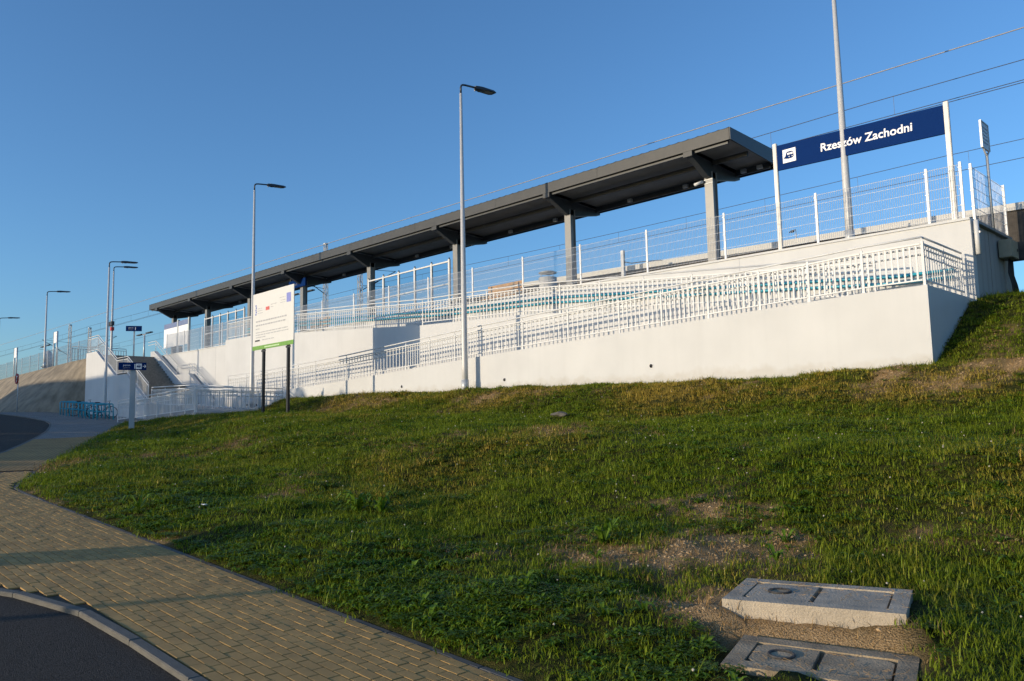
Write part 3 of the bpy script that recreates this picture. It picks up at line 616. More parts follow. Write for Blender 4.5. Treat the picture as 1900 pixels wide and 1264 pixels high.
# ------------------------------------------------------------------ street lamps
def lamp(x, y, z0, h, label, group, r0=.105, yaw=rad(92), head=True, door=True):
    t = thing('street_lamp', (x, y, z0), label, 'street lamp', group)
    tube('pole', [(x, y, z0 - .05), (x, y, z0 + .9), (x, y, z0 + h - .35)], [r0, r0 * .95, .048], POLE, t, 14)
    tube('sleeve', [(x, y, z0), (x, y, z0 + .42)], [r0 * 1.14, r0 * 1.12], GALV, t, 14)
    block('base_plate', x - .2, x + .2, y - .2, y + .2, z0 - .03, z0 + .02, GALV, t)
    for a, b in ((-1, -1), (1, -1), (1, 1), (-1, 1)): tube('anchor_bolt', [(x + a * .16, y + b * .16, z0), (x + a * .16, y + b * .16, z0 + .13)], .024, IRON, t, 6)
    if not head: return t
    f = Vector((math.cos(yaw), math.sin(yaw), 0)); s = Vector((-f.y, f.x, 0)); P = Vector((x, y, z0 + h - .35)); U = Vector((0, 0, 1))
    tube('arm', [P, P + U * .22, P + U * .3 + f * .03, P + U * .345 + f * .1, P + U * .37 + f * .22, P + U * .43 + f * .75], .036, GALV if False else DARK, t, 8)
    H = P + U * .43 + f * .7; d = (f + U * .07).normalized(); n_ = Vector((0, 0, 1)) - d * d.z; n_.normalize()
    def ring(l, w, top, bot): return [H + d * l + s * (w * a) + n_ * (top if b else bot) for a, b in ((-1, 0), (1, 0), (.8, 1), (-.8, 1))]
    vs = []
    for l, w, top, bot in ((0, .06, .05, -.05), (.12, .11, .055, -.055), (.3, .15, .055, -.06), (.42, .17, .045, -.04), (.85, .18, .035, -.035), (.98, .13, .015, -.025)): vs += ring(l, w, top, bot)
    fs = [(0, 3, 2, 1), (20, 21, 22, 23)] + [(i * 4 + k, i * 4 + (k + 1) % 4, (i + 1) * 4 + (k + 1) % 4, (i + 1) * 4 + k) for i in range(5) for k in range(4)]
    hd = obj('lamp_head', vs, fs, DARK, t)
    obj('lens', [H + d * l + s * w - n_ * .048 for l, w in ((.48, -.13), (.82, -.13), (.82, .13), (.48, .13))], [(0, 1, 2, 3)], mat('lamp_glass', (.3, .27, .2), .15), hd)
    obj('clamp', *join([tube_vf([H + d * .08 - n_ * .02 + s * .1, H + d * .08 - n_ * .09 + s * .1], .025, 6), tube_vf([H + d * .2 + n_ * .05, H + d * .2 + n_ * .09], .025, 6)]), GALV, hd)
    return t
lamp(-20.77, 18.0, 2.97, 10.95, 'tall galvanised street lamp rising in front of the low ramp wall', 'street lamps along the ramps', .115)
lamp(-36.6, 18.1, 3.0, 11.05, 'tall galvanised street lamp partly hidden by the white notice board', 'street lamps along the ramps', .115)
lamp(-52.3, 16.4, G(-52.3), 9.55, 'galvanised street lamp rising beside the teal bicycle racks', 'street lamps along the ramps', .10)
lamp(-8.96, 21.78, zp(-9) - .12, 8.6, 'tall pale lamp pole standing in front of the station name sign', 'lamps on the platform', .115)
lamp(-61.5, 19.6, 7.1, 6.9, 'platform lamp post behind the stairs with small loudspeakers', 'lamps on the platform', .09)
lamp(-71.2, 17.75, 7.2, 6.1, 'distant street lamp standing on the embankment crest', 'lamps on the embankment', .085)
lamp(-87.5, 17.9, 7.4, 5.6, 'far street lamp at the end of the embankment beyond the mesh fence', 'lamps on the embankment', .08)
t = thing('loudspeaker', (-61.3, 19.45, 9.0), 'pair of small dark loudspeakers on the platform lamp post behind the stairs', 'loudspeaker')
block('speaker_box', -61.65, -61.37, 19.38, 19.58, 9.62, 9.92, DARK, t); block('speaker_box', -61.25, -60.95, 19.38, 19.58, 9.62, 9.92, DARK, t); block('speaker_box', -61.25, -60.95, 19.38, 19.58, 9.25, 9.5, RED, t)
# ------------------------------------------------------------------ notice board
BY = 15.2
t = thing('notice_board', (-29, BY, 2.4), 'large white public notice board with green bottom stripe on black posts', 'notice board')
for x in (-29.93, -27.95):
    block('post', x - .055, x + .055, BY + .045, BY + .14, Zg(x, BY) - .1, 6.9, BLACK, t)
    block('post_bracket', x - .1, x + .25, BY + .03, BY + .05, 4.96, 5.03, BLACK, t)
pn = obj('board_panel', *box_vf(-30.72, -27.40, BY, BY + .03, 5.06, 7.36), mat('board_face', (.66, .655, .63), .6, 0, .02), t)
obj('green_stripe', *box_vf(-30.72, -27.40, BY - .006, BY - .002, 5.06, 5.22), GREEN, pn)
obj('stripe_text', *box_vf(-29.7, -28.5, BY - .009, BY - .007, 5.11, 5.16), mat('pale_green_print', (.5, .68, .36), .5), pn)
obj('emblem', *join([box_vf(-30.5 + .03 * (k % 2), -30.42 + .03 * (k % 2), BY - .006, BY - .002, 6.48 + k * .09, 6.55 + k * .09) for k in range(5)]), BLUEP, pn)
obj('red_flag', *box_vf(-29.62, -29.32, BY - .006, BY - .002, 6.60, 6.74), mat('flag_red', (.62, .12, .10), .5), pn)
obj('eu_flag', *box_vf(-27.95, -27.62, BY - .006, BY - .002, 6.72, 7.08), mat('flag_blue', (.22, .24, .56), .5), pn)
def words(name, x0, x1, z, h, fill=1):
    parts = []; x = x0
    while x < x1:
        w = random.uniform(.06, .26); parts.append(box_vf(x, min(x + w, x1), BY - .005, BY - .002, z, z + h)); x += w + .045
    return obj(name, *join(parts), mat('faded_print', (.40, .40, .42), .6), pn)
for x0, x1, z in ((-30.3, -29.95, 6.72), (-30.3, -29.9, 6.63), (-30.3, -29.85, 6.53), (-29.2, -28.7, 6.78), (-29.2, -29.0, 6.68), (-28.5, -28.05, 6.95), (-28.4, -28.05, 6.84), (-28.45, -28.05, 6.75)): words('small_print', x0, x1, z, .022)
for x0, x1, z, h in ((-30.45, -27.9, 6.18, .055), (-30.45, -28.0, 6.02, .055), (-30.45, -30.15, 5.88, .05), (-30.45, -27.85, 5.74, .035), (-30.45, -27.8, 5.64, .035), (-30.45, -29.6, 5.54, .035), (-29.9, -28.9, 5.42, .03)): words('text_line', x0, x1, z, h)
obj('logo_line', *box_vf(-30.5, -30.1, BY - .006, BY - .002, 5.40, 5.46), BLACK, pn)
# ------------------------------------------------------------------ direction signs
def dir_sign(x, y, z0, h, w, label, ph=.26, thick=.09, arrow=True, num='1', m=GALV, cat='direction sign', rz=0):
    t = thing('direction_sign', (x, y, z0), label, cat, 'navy direction signs'); t.rotation_euler = (0, 0, rz)
    bev_box('post', x - thick, x + thick, y - thick * .6, y + thick * .6, z0 - .05, z0 + h, m, t, .02)
    pn = obj('sign_panel', *box_vf(x - w * .52, x + w * .48, y - thick * .6 - .04, y - thick * .6 - .004, z0 + h - ph + .1, z0 + h + .1), NAVY, t)
    yy = y - thick * .6 - .045; zb = z0 + h + .1 - ph
    text('lettering', 'peron', ph * .36, (x - w * .36, yy, zb + ph * .52), PRINT, pn); text('lettering', 'platform', ph * .24, (x - w * .36, yy, zb + ph * .22), GREYPRINT, pn)
    text('track_number', num, ph * .85, (x + w * .0, yy, zb + ph * .2), PRINT, pn, .004)
    if arrow:
        obj('pictogram_field', *box_vf(x + w * .1, x + w * .1 + ph * .7, yy - .003, yy + .004, zb + ph * .15, zb + ph * .85), PRINT, pn); pict(x + w * .1, zb + ph * .15, ph * .7, yy - .006, NAVY, pn)
        ax = x + w * .34; az = zb + ph * .5; s = ph * .28
        obj('arrow', *join([bar_vf((ax, yy, az), (ax + s * 1.4, yy, az), .005, s * .25), bar_vf((ax + s * .8, yy, az + s * .7), (ax + s * 1.45, yy, az), .005, s * .25), bar_vf((ax + s * .8, yy, az - s * .7), (ax + s * 1.45, yy, az), .005, s * .25)]), PRINT, pn)
dir_sign(-33.2, 11.42, G(-33.2), 2.66, 1.0, 'navy direction sign on a thick grey post at the edge of the lawn', .3, .1, rz=rad(68), m=mat('post_grey', (.40, .42, .44), .45, .2, .05))
t = thing('sign_footing', (-33.4, 11.3, G(-33.4) - .05), 'concrete footing strip at the foot of the navy direction sign', 'footing')
bev_box('strip', -34.5, -32.9, 11.22, 11.6, G(-33.4) - .1, G(-33.4) + .06, KERB, t, .02)
dir_sign(-59.6, 20.5, 7.1, 2.3, 1.05, 'small navy platform sign on a thin post at the head of the stairs', .38, .05, arrow=False, rz=rad(60))
t = thing('hanging_sign', (-39.6, 22.2, 9.8), 'small navy sign panel hanging beneath the canopy beside the notice board', 'sign')
pn = obj('sign_panel', *box_vf(-40.6, -38.8, 22.2, 22.28, 9.68, 10.12), NAVY, t)
text('lettering', 'peron 1', .24, (-40.4, 22.19, 9.8), GREYPRINT, pn); block('hanger', -40.5, -40.42, 22.21, 22.27, 10.125, 10.5, DARK, t); block('hanger', -39.0, -38.92, 22.21, 22.27, 10.125, 10.5, DARK, t)
# warning plate on a mast at the platform end
t = thing('plate_sign', (-5.8, 23.0, 6.5), 'white rectangular plate sign on a slim pole at the platform end', 'sign')
tube('pole', [(-5.8, 23, zp(-6) - .1), (-5.8, 23, 8.55)], .035, GALV, t, 8)
for s in (-1, 1): bar('bracket', (-5.8, 23, 8.45), (-5.8 + s * .02, 23 + s * .22, 8.68), .04, .02, GALV, t)
pn = obj('plate', *box_vf(-5.83, -5.80, 22.68, 23.30, 8.66, 9.36), mat('plate_face', (.55, .56, .58), .5), t)
for k in range(5): obj('print_line', *box_vf(-5.798, -5.795, 22.8, 23.2, 8.8 + k * .1, 8.83 + k * .1), GREYPRINT, pn)
for a, b in (((22.68, 8.66), (23.3, 8.66)), ((22.68, 9.36), (23.3, 9.36)), ((22.68, 8.66), (22.68, 9.36)), ((23.3, 8.66), (23.3, 9.36))): bar('frame', (-5.81, a[0], a[1]), (-5.81, b[0], b[1]), .05, .03, GALV, t)
# downpipe, cabinet, cables
t = thing('downpipe', (-5.75, 21.66, 5.6), 'short white drainpipe fixed to the corner of the shaded end wall', 'pipe')
tube('pipe', [(-5.78, 21.5, 5.68), (-5.78, 21.5, 6.52)], .06, RAILW, t, 12); block('clip', -5.86, -5.7, 21.48, 21.52, 6.2, 6.24, GALV, t)
t = thing('electric_cabinet', (-5.7, 23.9, 5.8), 'beige electrical cabinet mounted on the shaded end wall with hanging cables', 'cabinet')
bev_box('cabinet_body', -5.85, -5.55, 23.5, 24.15, 5.86, 6.33, mat('beige_paint', (.32, .30, .22), .6), t, .015); block('cabinet_lock', -5.548, -5.535, 24.0, 24.05, 6.05, 6.12, BLACK, t)
for k, y in enumerate((23.8, 23.9, 24.0, 24.08)): tube('cable', [(-5.7, y, 5.85), (-5.72, y + .03 * (k - 1), 5.5), (-5.66, y + .05 * (k - 1), 5.2), (-5.62, y + .1 * (k - 1), Zg(-5.6, 23.9) - .1)], .022, BLACK, t, 6)
# ------------------------------------------------------------------ railway bridge and overhead line
t = thing('railway_bridge', (0, 27, 6.5), 'pale concrete railway bridge deck beginning behind the platform end', 'bridge')
obj('edge_beam', *prism_vf([(-27, 7.98), (14, 6.83), (14, 7.03), (-27, 8.18)], 25.0, 25.3), BRIDGEC, t)
obj('girder', *prism_vf([(-5.0, 6.75), (14, 6.3), (14, 6.82), (-5.0, 7.33)], 25.5, 25.9), CONC, t)
obj('deck', *prism_vf([(-27, 7.95), (14, 6.82), (14, 6.95), (-27, 8.1)], 25.31, 32), CONC, t)
obj('gap_wall', *prism_vf([(-30, 6.2), (-5.02, 6.0), (-5.02, 7.34), (-30, 7.95)], 25.04, 25.28), mat('dark_brown', (.07, .06, .05), .9, 0, .4, 6), t)  # dark brown wall filling the gap below the edge beam
def wire(name, y, z0, label, m=WIRE, r=.012, x0=30, x1=-150, parent=None, sag=0):
    pts = []
    for k in range(37):
        x = x0 + (x1 - x0) * k / 36; s = ((x + 8) / 40) % 1; pts.append((x, y, z0 + .0118 * (-5.5 - x) + sag * (4 * s * (s - 1))))
    return tube(name, pts, r, m, parent, 5)
for y, zm, zc, lab in ((26.5, 12.15, 11.5, 'overhead contact line of the near track crossing the sky'), (34, 12.05, 11.3, 'overhead contact line of the far track seen beneath the canopy')):
    t = thing('overhead_line', (-40, y, 11), lab, 'overhead wire')
    wire('carrier_wire', y, zm, '', parent=t, sag=.18); wire('contact_wire', y, zc, '', parent=t)
    if y < 30: wire('contact_wire', y + .06, zc - .05, '', parent=t)
    for k in range(34):
        x = 8 - k * 4.3; s = ((x + 8) / 40) % 1; zz = .0118 * (-5.5 - x); tube('dropper', [(x, y, zc + zz), (x, y, zm + zz + .18 * 4 * s * (s - 1))], .006, WIRE, t, 4)
t = thing('feeder_cable', (-40, 27, 12.9), 'bright thin feeder cable running above the canopy roof', 'cable')
wire('cable', 26.2, 12.93, '', CABLEL, .019, parent=t)
def mast(x, y, z0, h, arm, label, w=.3):
    t = thing('catenary_mast', (x, y, z0), label, 'catenary mast', 'catenary masts')
    for a in (-1, 1):
        for b in (-1, 1): bar('leg', (x + a * w / 2, y + b * w / 2, z0), (x + a * w * .32, y + b * w * .32, z0 + h), .05, .05, GALV, t)
    n = int(h / .45)
    parts = []
    for k in range(n):
        za, zb = z0 + h * k / n, z0 + h * (k + 1) / n; s = w * (.5 - .18 * k / n) * (1 if k % 2 else -1)
        for b in (-1, 1): parts.append(bar_vf((x - s, y + b * w * .46, za), (x + s, y + b * w * .46, zb), .025, .015)); parts.append(bar_vf((x + b * w * .46, y - s, za), (x + b * w * .46, y + s, zb), .025, .015))
    obj('lattice', *join(parts), GALV, t)
    if arm:
        dy, za = arm
        tube('cantilever', [(x, y, z0 + za - 1.0), (x - .1, y + dy * .9, z0 + za + .75)], .03, DARK, t, 6); tube('stay', [(x, y, z0 + za + .55), (x - .1, y + dy * .9, z0 + za + .75)], .018, DARK, t, 5)
        tube('registration_arm', [(x, y, z0 + za - .6), (x - .1, y + dy, z0 + za - .35)], .018, DARK, t, 5); tube('insulator', [(x - .04, y + dy * .3, z0 + za - .42), (x - .06, y + dy * .45, z0 + za - .12)], .055, IRON, t, 8)
    block('cap', x - w * .4, x + w * .4, y - w * .4, y + w * .4, z0 + h, z0 + h + .12, GALV, t)
    return t
mast(-49.6, 30, 7.0, 8.0, (-3.4, 5.4), 'lattice catenary mast rising above the canopy near its middle')
mast(-46.0, 30.5, 7.0, 6.9, (3.4, 5.2), 'lattice catenary mast visible below the canopy right of its taller twin')
mast(-104, 28.5, 7.6, 7.2, (-3.2, 4.6), 'distant lattice catenary mast above the embankment with a long sloping arm', .34)
mast(-96, 28.3, 7.6, 6.0, (3.2, 4.6), 'distant lattice catenary mast just left of the staircase', .34)
def portal(x, y, z0, h, label):
    t = thing('track_sign', (x, y, z0), label, 'sign', 'distant platform signs')
    for d in (-.45, .45): tube('post', [(x + d, y, z0 - .1), (x + d, y, z0 + h)], .07, GALV, t, 6)
    block('sign_panel', x - .4, x + .4, y - .03, y + .03, z0 + h - .9, z0 + h, PRINT, t)
portal(-72.0, 18.7, 7.2, 3.0, 'distant two-post platform sign behind the mesh fence above the embankment')
portal(-84.5, 18.7, 7.35, 2.6, 'farthest two-post platform sign near the left end of the embankment')
t = thing('platform_cabinet', (-73.5, 18.6, 7.2), 'grey rounded cabinet standing behind the mesh fence on the embankment', 'cabinet'); tube('cabinet_body', [(-73.5, 18.6, 7.1), (-73.5, 18.6, 8.5), (-73.5, 18.6, 8.75)], [.3, .3, .15], GALV, t, 10)
def twin_lamp(x, y, z0, h, label):
    t = thing('platform_lamp', (x, y, z0), label, 'street lamp', 'twin-armed platform lamps')
    tube('pole', [(x, y, z0), (x, y, z0 + h)], [.08, .05], GALV, t, 8)
    for s in (-1, 1): tube('arm', [(x, y, z0 + h - .1), (x + s * .5, y, z0 + h + .02)], .03, GALV, t, 5); bev_box('lamp_head', x + s * .95 - .5, x + s * .95 + .5, y - .12, y + .12, z0 + h - .03, z0 + h + .05, DARK, t, .02)
twin_lamp(-63.5, 22.6, 7.1, 2.35, 'small twin-armed platform lamp behind the railing at the stair head')
twin_lamp(-47.9, 27.2, 7.0, 4.0, 'twin-armed platform lamp seen over the glass windbreak near the stairs')
twin_lamp(-84, 21, 7.3, 2.9, 'distant twin-armed platform lamp above the embankment')
t = thing('marker_post', (-17.7, 23, zp(-17.7) - .1), 'short pale marker post with chain behind the mesh fence', 'post'); block('post', -17.76, -17.64, 22.95, 23.05, zp(-17.7) - .12, 8.05, RAILW, t); tube('chain', [(-17.64, 23, 7.62), (-17.3, 23, 7.52), (-16.9, 23, 7.5), (-16, 23, 7.42)], .018, IRON, t, 5)
lamp(-28.9, 60, 8.0, 8.9, 'small far street lamp head seen through the mesh fence under the station sign', 'far lamps', .08, yaw=rad(130))
# ------------------------------------------------------------------ forecourt things
def rack(x, y, label):
    z = G(x); t = thing('bicycle_rack', (x, y, z), label, 'bicycle rack', 'teal bicycle racks in front of the stair wall')
    tube('hoop', [(x + .12, y - .42, z - .03), (x, y - .42, z + .78), (x - .01, y - .38, z + .82), (x - .02, y + .38, z + .86), (x - .02, y + .42, z + .82), (x + .1, y + .42, z - .03)], .032, TEAL, t, 7)
    tube('crossbar', [(x + .05, y - .42, z + .4), (x + .04, y + .42, z + .42)], .018, TEAL, t, 6)
for k in range(11): rack(-55.6 + k * .78 + (.5 if k > 4 else 0), 15.25 - .04 * k, 'teal steel hoop bicycle rack in the row before the stair wall')
def bicycle(x, y, label):
    z = G(x); t = thing('bicycle', (x, y, z), label, 'bicycle', 'parked bicycles')
    for dy in (-.5, .5):
        c = Vector((x, y + dy, z + .34)); P = [c + Vector((0, .33 * math.cos(a), .33 * math.sin(a))) for a in [k * math.pi / 9 for k in range(19)]]
        w = tube('wheel', P, .02, BLACK, t, 6); obj('spokes', *join([bar_vf(c, P[k], .004, .004) for k in range(0, 18, 2)]), GALV, w)
    h = Vector((x, y, z))
    for a, b in (((-.5, .34), (-.1, .3)), ((-.1, .3), (-.25, .85)), ((-.1, .3), (.38, .75)), ((-.22, .72), (.36, .8)), ((-.5, .34), (-.22, .72)), ((.5, .34), (.36, .95))): bar('frame_tube', h + Vector((0, a[0], a[1])), h + Vector((0, b[0], b[1])), .03, .03, IRON, t)
    bar('handlebar', h + Vector((-.28, .34, .98)), h + Vector((.28, .34, .98)), .025, .025, BLACK, t); bev_box('saddle', x - .07, x + .07, y - .4, y - .14, z + .86, z + .92, BLACK, t, .02)
bicycle(-53.3, 15.5, 'dark bicycle parked between the first teal racks'); bicycle(-49.2, 15.3, 'dark bicycle parked by the street lamp among the teal racks')
zc = G(-61)
t = thing('road_sign', (-61.2, 13.75, zc), 'round red-rimmed road sign on a thin post before the embankment', 'road sign')
tube('post', [(-61.2, 13.75, zc - .1), (-61.2, 13.75, zc + 2.55)], .035, GALV, t, 8); tube('sign_disc', [(-61.2, 13.70, zc + 2.25), (-61.2, 13.67, zc + 2.25)], .34, PRINT, t, 24)
R0 = [Vector((-61.2 + .31 * math.cos(a), 13.665, zc + 2.25 + .31 * math.sin(a))) for a in [k * math.pi / 12 for k in range(25)]]
tube('red_rim', R0, .05, RED, t, 6); text('numeral', '30', .3, (-61.38, 13.66, zc + 2.15), BLACK, t, .004)
# ------------------------------------------------------------------ manholes
def manhole(x0, x1, y0, y1, ztop, tilt, label, m, h, lids=True):
    t = thing('manhole', ((x0 + x1) / 2, (y0 + y1) / 2, ztop - h), label, 'manhole', None)
    cx, cy = (x0 + x1) / 2, (y0 + y1) / 2
    def T(v): return Vector((v[0], v[1], v[2] + (v[0] - cx) * tilt[0] + (v[1] - cy) * tilt[1]))
    b = .11; parts = [box_vf(x0, x1, y0, y0 + b, ztop - h, ztop), box_vf(x0, x1, y1 - b, y1, ztop - h, ztop), box_vf(x0, x0 + b, y0 + b + .001, y1 - b - .001, ztop - h, ztop - .001), box_vf(x1 - b, x1, y0 + b + .001, y1 - b - .001, ztop - h, ztop - .001), box_vf(x0 + b, x1 - b, y0 + b, y1 - b, ztop - h, ztop - .05)]
    V, F = join(parts); obj('frame', [T(v) for v in V], F, m, t)
    xm = x0 + b + (x1 - x0 - 2 * b) * .49
    for k, (a, c) in enumerate(((x0 + b + .014, xm - .01), (xm + .012, x1 - b - .016))):
        ch = .05; ya, yb = y0 + b + .014, y1 - b - .014
        P = [(a + ch, ya), (c - .01, ya), (c - .01, yb), (a + ch, yb), (a, yb - ch), (a, ya + ch)] if k == 0 else [(a, ya), (c - ch, ya), (c, ya + ch), (c, yb - ch), (c - ch, yb), (a, yb)]
        n_ = len(P); vs = [T((x, y, ztop - .06)) for x, y in P] + [T((x, y, ztop - .004 - .004 * k)) for x, y in P]
        lid = obj('lid', vs, [tuple(range(n_ - 1, -1, -1)), tuple(range(n_, 2 * n_))] + [(i, (i + 1) % n_, (i + 1) % n_ + n_, i + n_) for i in range(n_)], m, t)
        if k == 0:
            c0 = (a + .45 * (c - a), ya + .5 * (yb - ya)); rp = [T((c0[0] + .075 * math.cos(q), c0[1] + .075 * math.sin(q), ztop + .002)) for q in [i * math.pi / 9 for i in range(19)]]
            obj('lifting_ring', *tube_vf(rp, .009, 6), IRON, lid)
            dsk = [T((c0[0] + .066 * math.cos(q), c0[1] + .066 * math.sin(q), ztop - .001)) for q in [i * math.pi / 9 for i in range(18)]]
            obj('ring_cup', dsk, [tuple(range(18))], MAND, lid)
    return t
manhole(-2.71 - .585, -2.71 + .585, 5.63 - .375, 5.63 + .375, .525, (0, .02), 'raised pale concrete manhole frame with two lids in the grass', MANC, .3).rotation_euler = (0, 0, MROT)
manhole(-2.31 - .52, -2.31 + .52, 4.78 - .30, 4.78 + .30, .325, (-.02, .05), 'darker sunken manhole slab lying in front of the raised frame', MAND, .2).rotation_euler = (0, 0, MROT)
for (mx_, my_, hw, hd, zt), nm in zip(((-2.71, 5.63, .585, .375, .53), (-2.31, 4.78, .52, .30, .325)), ('pale', 'darker')):
    parts = []
    for k in range(90):
        u = random.uniform(-hw, hw); w_ = -hd + 2 * hd * random.random() ** (.6 if nm == 'pale' else 1.4); x = mx_ + u * .959 - w_ * .284; y = my_ + u * .284 + w_ * .959; a = random.uniform(0, 3.14); l = random.uniform(.02, .07)
        parts.append(bar_vf((x, y, zt + .002), (x + l * math.cos(a), y + l * math.sin(a), zt + random.uniform(.001, .015)), .003, .0015))
    props(obj('straw_debris', *join(parts), mat('dead_straw', (.34, .21, .09), .9)), 'dead straw scattered over the %s manhole slab' % nm, 'straw', kind='stuff')
def rock(name, x, y, s, label, m=STONE, flat_=.5):
    bm = bmesh.new(); bmesh.ops.create_icosphere(bm, subdivisions=2, radius=1)
    for v in bm.verts:
        k = 1 + .35 * noise.noise(v.co * 1.7 + Vector((x, y, 0))); v.co = Vector((v.co.x * s[0] * k, v.co.y * s[1] * k, v.co.z * s[2] * k))
    bm.verts.index_update(); vs = [v.co + Vector((x, y, Zg(x, y) + s[2] * flat_)) for v in bm.verts]; fs = [[v.index for v in f.verts] for f in bm.faces]; bm.free()
    return props(obj(name, vs, fs, m), label, 'stone')
rock('stone', -13.6, 14.9, (.26, .2, .08), 'flat grey stone lying on the grass slope below the ramp wall')
rock('stone', -2.22, 4.56, (.035, .03, .04), 'small rounded stone resting on the sunken manhole slab', flat_=1.2)
rock('litter', -10.6, 4.6, (.08, .035, .012), 'scrap of white litter lying in the grass near the path', PRINT, 2.5)
# ------------------------------------------------------------------ grass, weeds
def leaf_mat(name, c_green, c_dry, var=.35, rough=.55, transl=.25):
    m = bpy.data.materials.new(name); m.use_nodes = True; nt = m.node_tree; b = nt.nodes['Principled BSDF']; N = nt.nodes.new; Lk = nt.links.new
    b.inputs['Roughness'].default_value = rough; b.inputs['Specular IOR Level'].default_value = .25
    at = N('ShaderNodeAttribute'); at.attribute_type = 'INSTANCER'; at.attribute_name = 'dry'; oi = N('ShaderNodeObjectInfo'); ge = N('ShaderNodeNewGeometry')
    ad = N('ShaderNodeMath'); ad.operation = 'MULTIPLY_ADD'; ad.inputs[1].default_value = .45; Lk(oi.outputs['Random'], ad.inputs[0]); Lk(at.outputs['Fac'], ad.inputs[2])
    sb = N('ShaderNodeMath'); sb.operation = 'SUBTRACT'; sb.inputs[1].default_value = .2; sb.use_clamp = True; Lk(ad.outputs[0], sb.inputs[0])
    ai = N('ShaderNodeMath'); ai.operation = 'MULTIPLY_ADD'; ai.inputs[1].default_value = .3; Lk(ge.outputs['Random Per Island'], ai.inputs[0]); Lk(sb.outputs[0], ai.inputs[2])
    cr_ = N('ShaderNodeValToRGB'); e = cr_.color_ramp.elements; e[0].color = c_green + (1,); e[0].position = .1; e[1].color = c_dry + (1,); e[1].position = .95
    mid = e.new(.55); mid.color = tuple(a * .8 + b_ * .12 for a, b_ in zip(c_green, c_dry)) + (1,)
    Lk(ai.outputs[0], cr_.inputs[0])
    mr = N('ShaderNodeMapRange'); mr.inputs['To Min'].default_value = 1 - var; mr.inputs['To Max'].default_value = 1 + var; Lk(ge.outputs['Random Per Island'], mr.inputs['Value'])
    vm = N('ShaderNodeVectorMath'); vm.operation = 'SCALE'; Lk(cr_.outputs[0], vm.inputs[0]); Lk(mr.outputs[0], vm.inputs['Scale']); Lk(vm.outputs[0], b.inputs['Base Color'])
    tr = N('ShaderNodeBsdfTranslucent'); ms = N('ShaderNodeMixShader'); ms.inputs[0].default_value = transl; Lk(vm.outputs[0], tr.inputs[0])
    out = nt.nodes['Material Output']; Lk(b.outputs[0], ms.inputs[1]); Lk(tr.outputs[0], ms.inputs[2]); Lk(ms.outputs[0], out.inputs['Surface'])
    return m
GRASSM = leaf_mat('grass_blade', (.158, .218, .009), (.42, .30, .05), .5, transl=.4)
WEEDM = leaf_mat('weed_leaf', (.11, .195, .014), (.20, .20, .025), .45, .45, .4)
STRAWM = leaf_mat('straw', (.26, .16, .06), (.42, .29, .12), .3, .7, .1)
def blade(base, ang, h, w, lean, rnd):
    d = Vector((math.cos(ang), math.sin(ang), 0)); s = Vector((-d.y, d.x, 0)); vs = []
    for f, ww in ((0, 1), (.5, .85), (1, .05)):
        c = base + d * (lean * h * f * f) + Vector((0, 0, h * f * (1 - .3 * lean * f))); vs += [c - s * (w * ww / 2), c + s * (w * ww / 2)]
    return vs, [(0, 1, 3, 2), (2, 3, 5, 4)]
def tuft(n, h, spread, w, lean):
    return join([blade(Vector((random.gauss(0, spread), random.gauss(0, spread), -.004)), random.uniform(0, 6.28), h * random.uniform(.45, 1.15), w * random.uniform(.7, 1.3), random.uniform(.1, lean), 0) for _ in range(n)])
def leaf(ang, l, w, rise, curl):
    d = Vector((math.cos(ang), math.sin(ang), 0)); s = Vector((-d.y, d.x, 0)); vs = []; n = 4
    for i, ww in enumerate((.25, .7, 1, .85, .08)):
        f = i / n; c = d * (l * f) + Vector((0, 0, rise * l * math.sin(f * 2.2) - curl * l * f * f)); k = .12 * ww * w
        vs += [c - s * (w * ww / 2) + Vector((0, 0, k)), c, c + s * (w * ww / 2) + Vector((0, 0, k))]
    fs = []
    for i in range(n): fs += [(i * 3, i * 3 + 1, i * 3 + 4, i * 3 + 3), (i * 3 + 1, i * 3 + 2, i * 3 + 5, i * 3 + 4)]
    return vs, fs
def rosette(n, l, w, rise): return join([leaf(6.28 * i / n + random.uniform(-.3, .3), l * random.uniform(.6, 1.15), w * random.uniform(.7, 1.2), random.uniform(rise * .4, rise * 1.4), random.uniform(0, .35)) for i in range(n)])
def clover(n):
    parts = []
    for i in range(n):
        c = Vector((random.gauss(0, .05), random.gauss(0, .05), random.uniform(.02, .06)))
        for k in range(3):
            a = k * 2.09 + random.uniform(-.3, .3); d = Vector((math.cos(a), math.sin(a), random.uniform(-.2, .4))); s = Vector((-math.sin(a), math.cos(a), 0)); r = .021
            parts.append(([c, c + d * r * .7 - s * r * .5, c + d * r * 1.3, c + d * r * .7 + s * r * .5], [(0, 1, 2, 3)]))
    return join(parts)
def flower():
    bm = bmesh.new(); bmesh.ops.create_icosphere(bm, subdivisions=1, radius=.011); bm.verts.index_update(); vs = [v.co + Vector((0, 0, .08)) for v in bm.verts]; fs = [tuple(v.index for v in f.verts) for f in bm.faces]; bm.free()
    return vs, fs
def kit(name, items):
    col = bpy.data.collections.new(name)
    for nm, (vs, fs), m in items:
        o = bpy.data.objects.new(nm, mesh_of(nm, vs, fs, m)); col.objects.link(o)
    return col
grass_kit = kit('grass_kit', [('grass_tuft', tuft(20, .052, .045, .006, 1.4), GRASSM) for _ in range(5)] + [('grass_tuft', tuft(14, .09, .035, .006, 1.3), GRASSM) for _ in range(2)] + [('grass_tuft', tuft(22, .042, .05, .0055, 1.5), GRASSM) for _ in range(3)])
weed_kit = kit('weed_kit', [('clover', clover(30), WEEDM) for _ in range(3)] + [('rosette', rosette(10, .09, .03, .5), WEEDM) for _ in range(3)] + [('rosette', rosette(9, .13, .035, .7), WEEDM)])
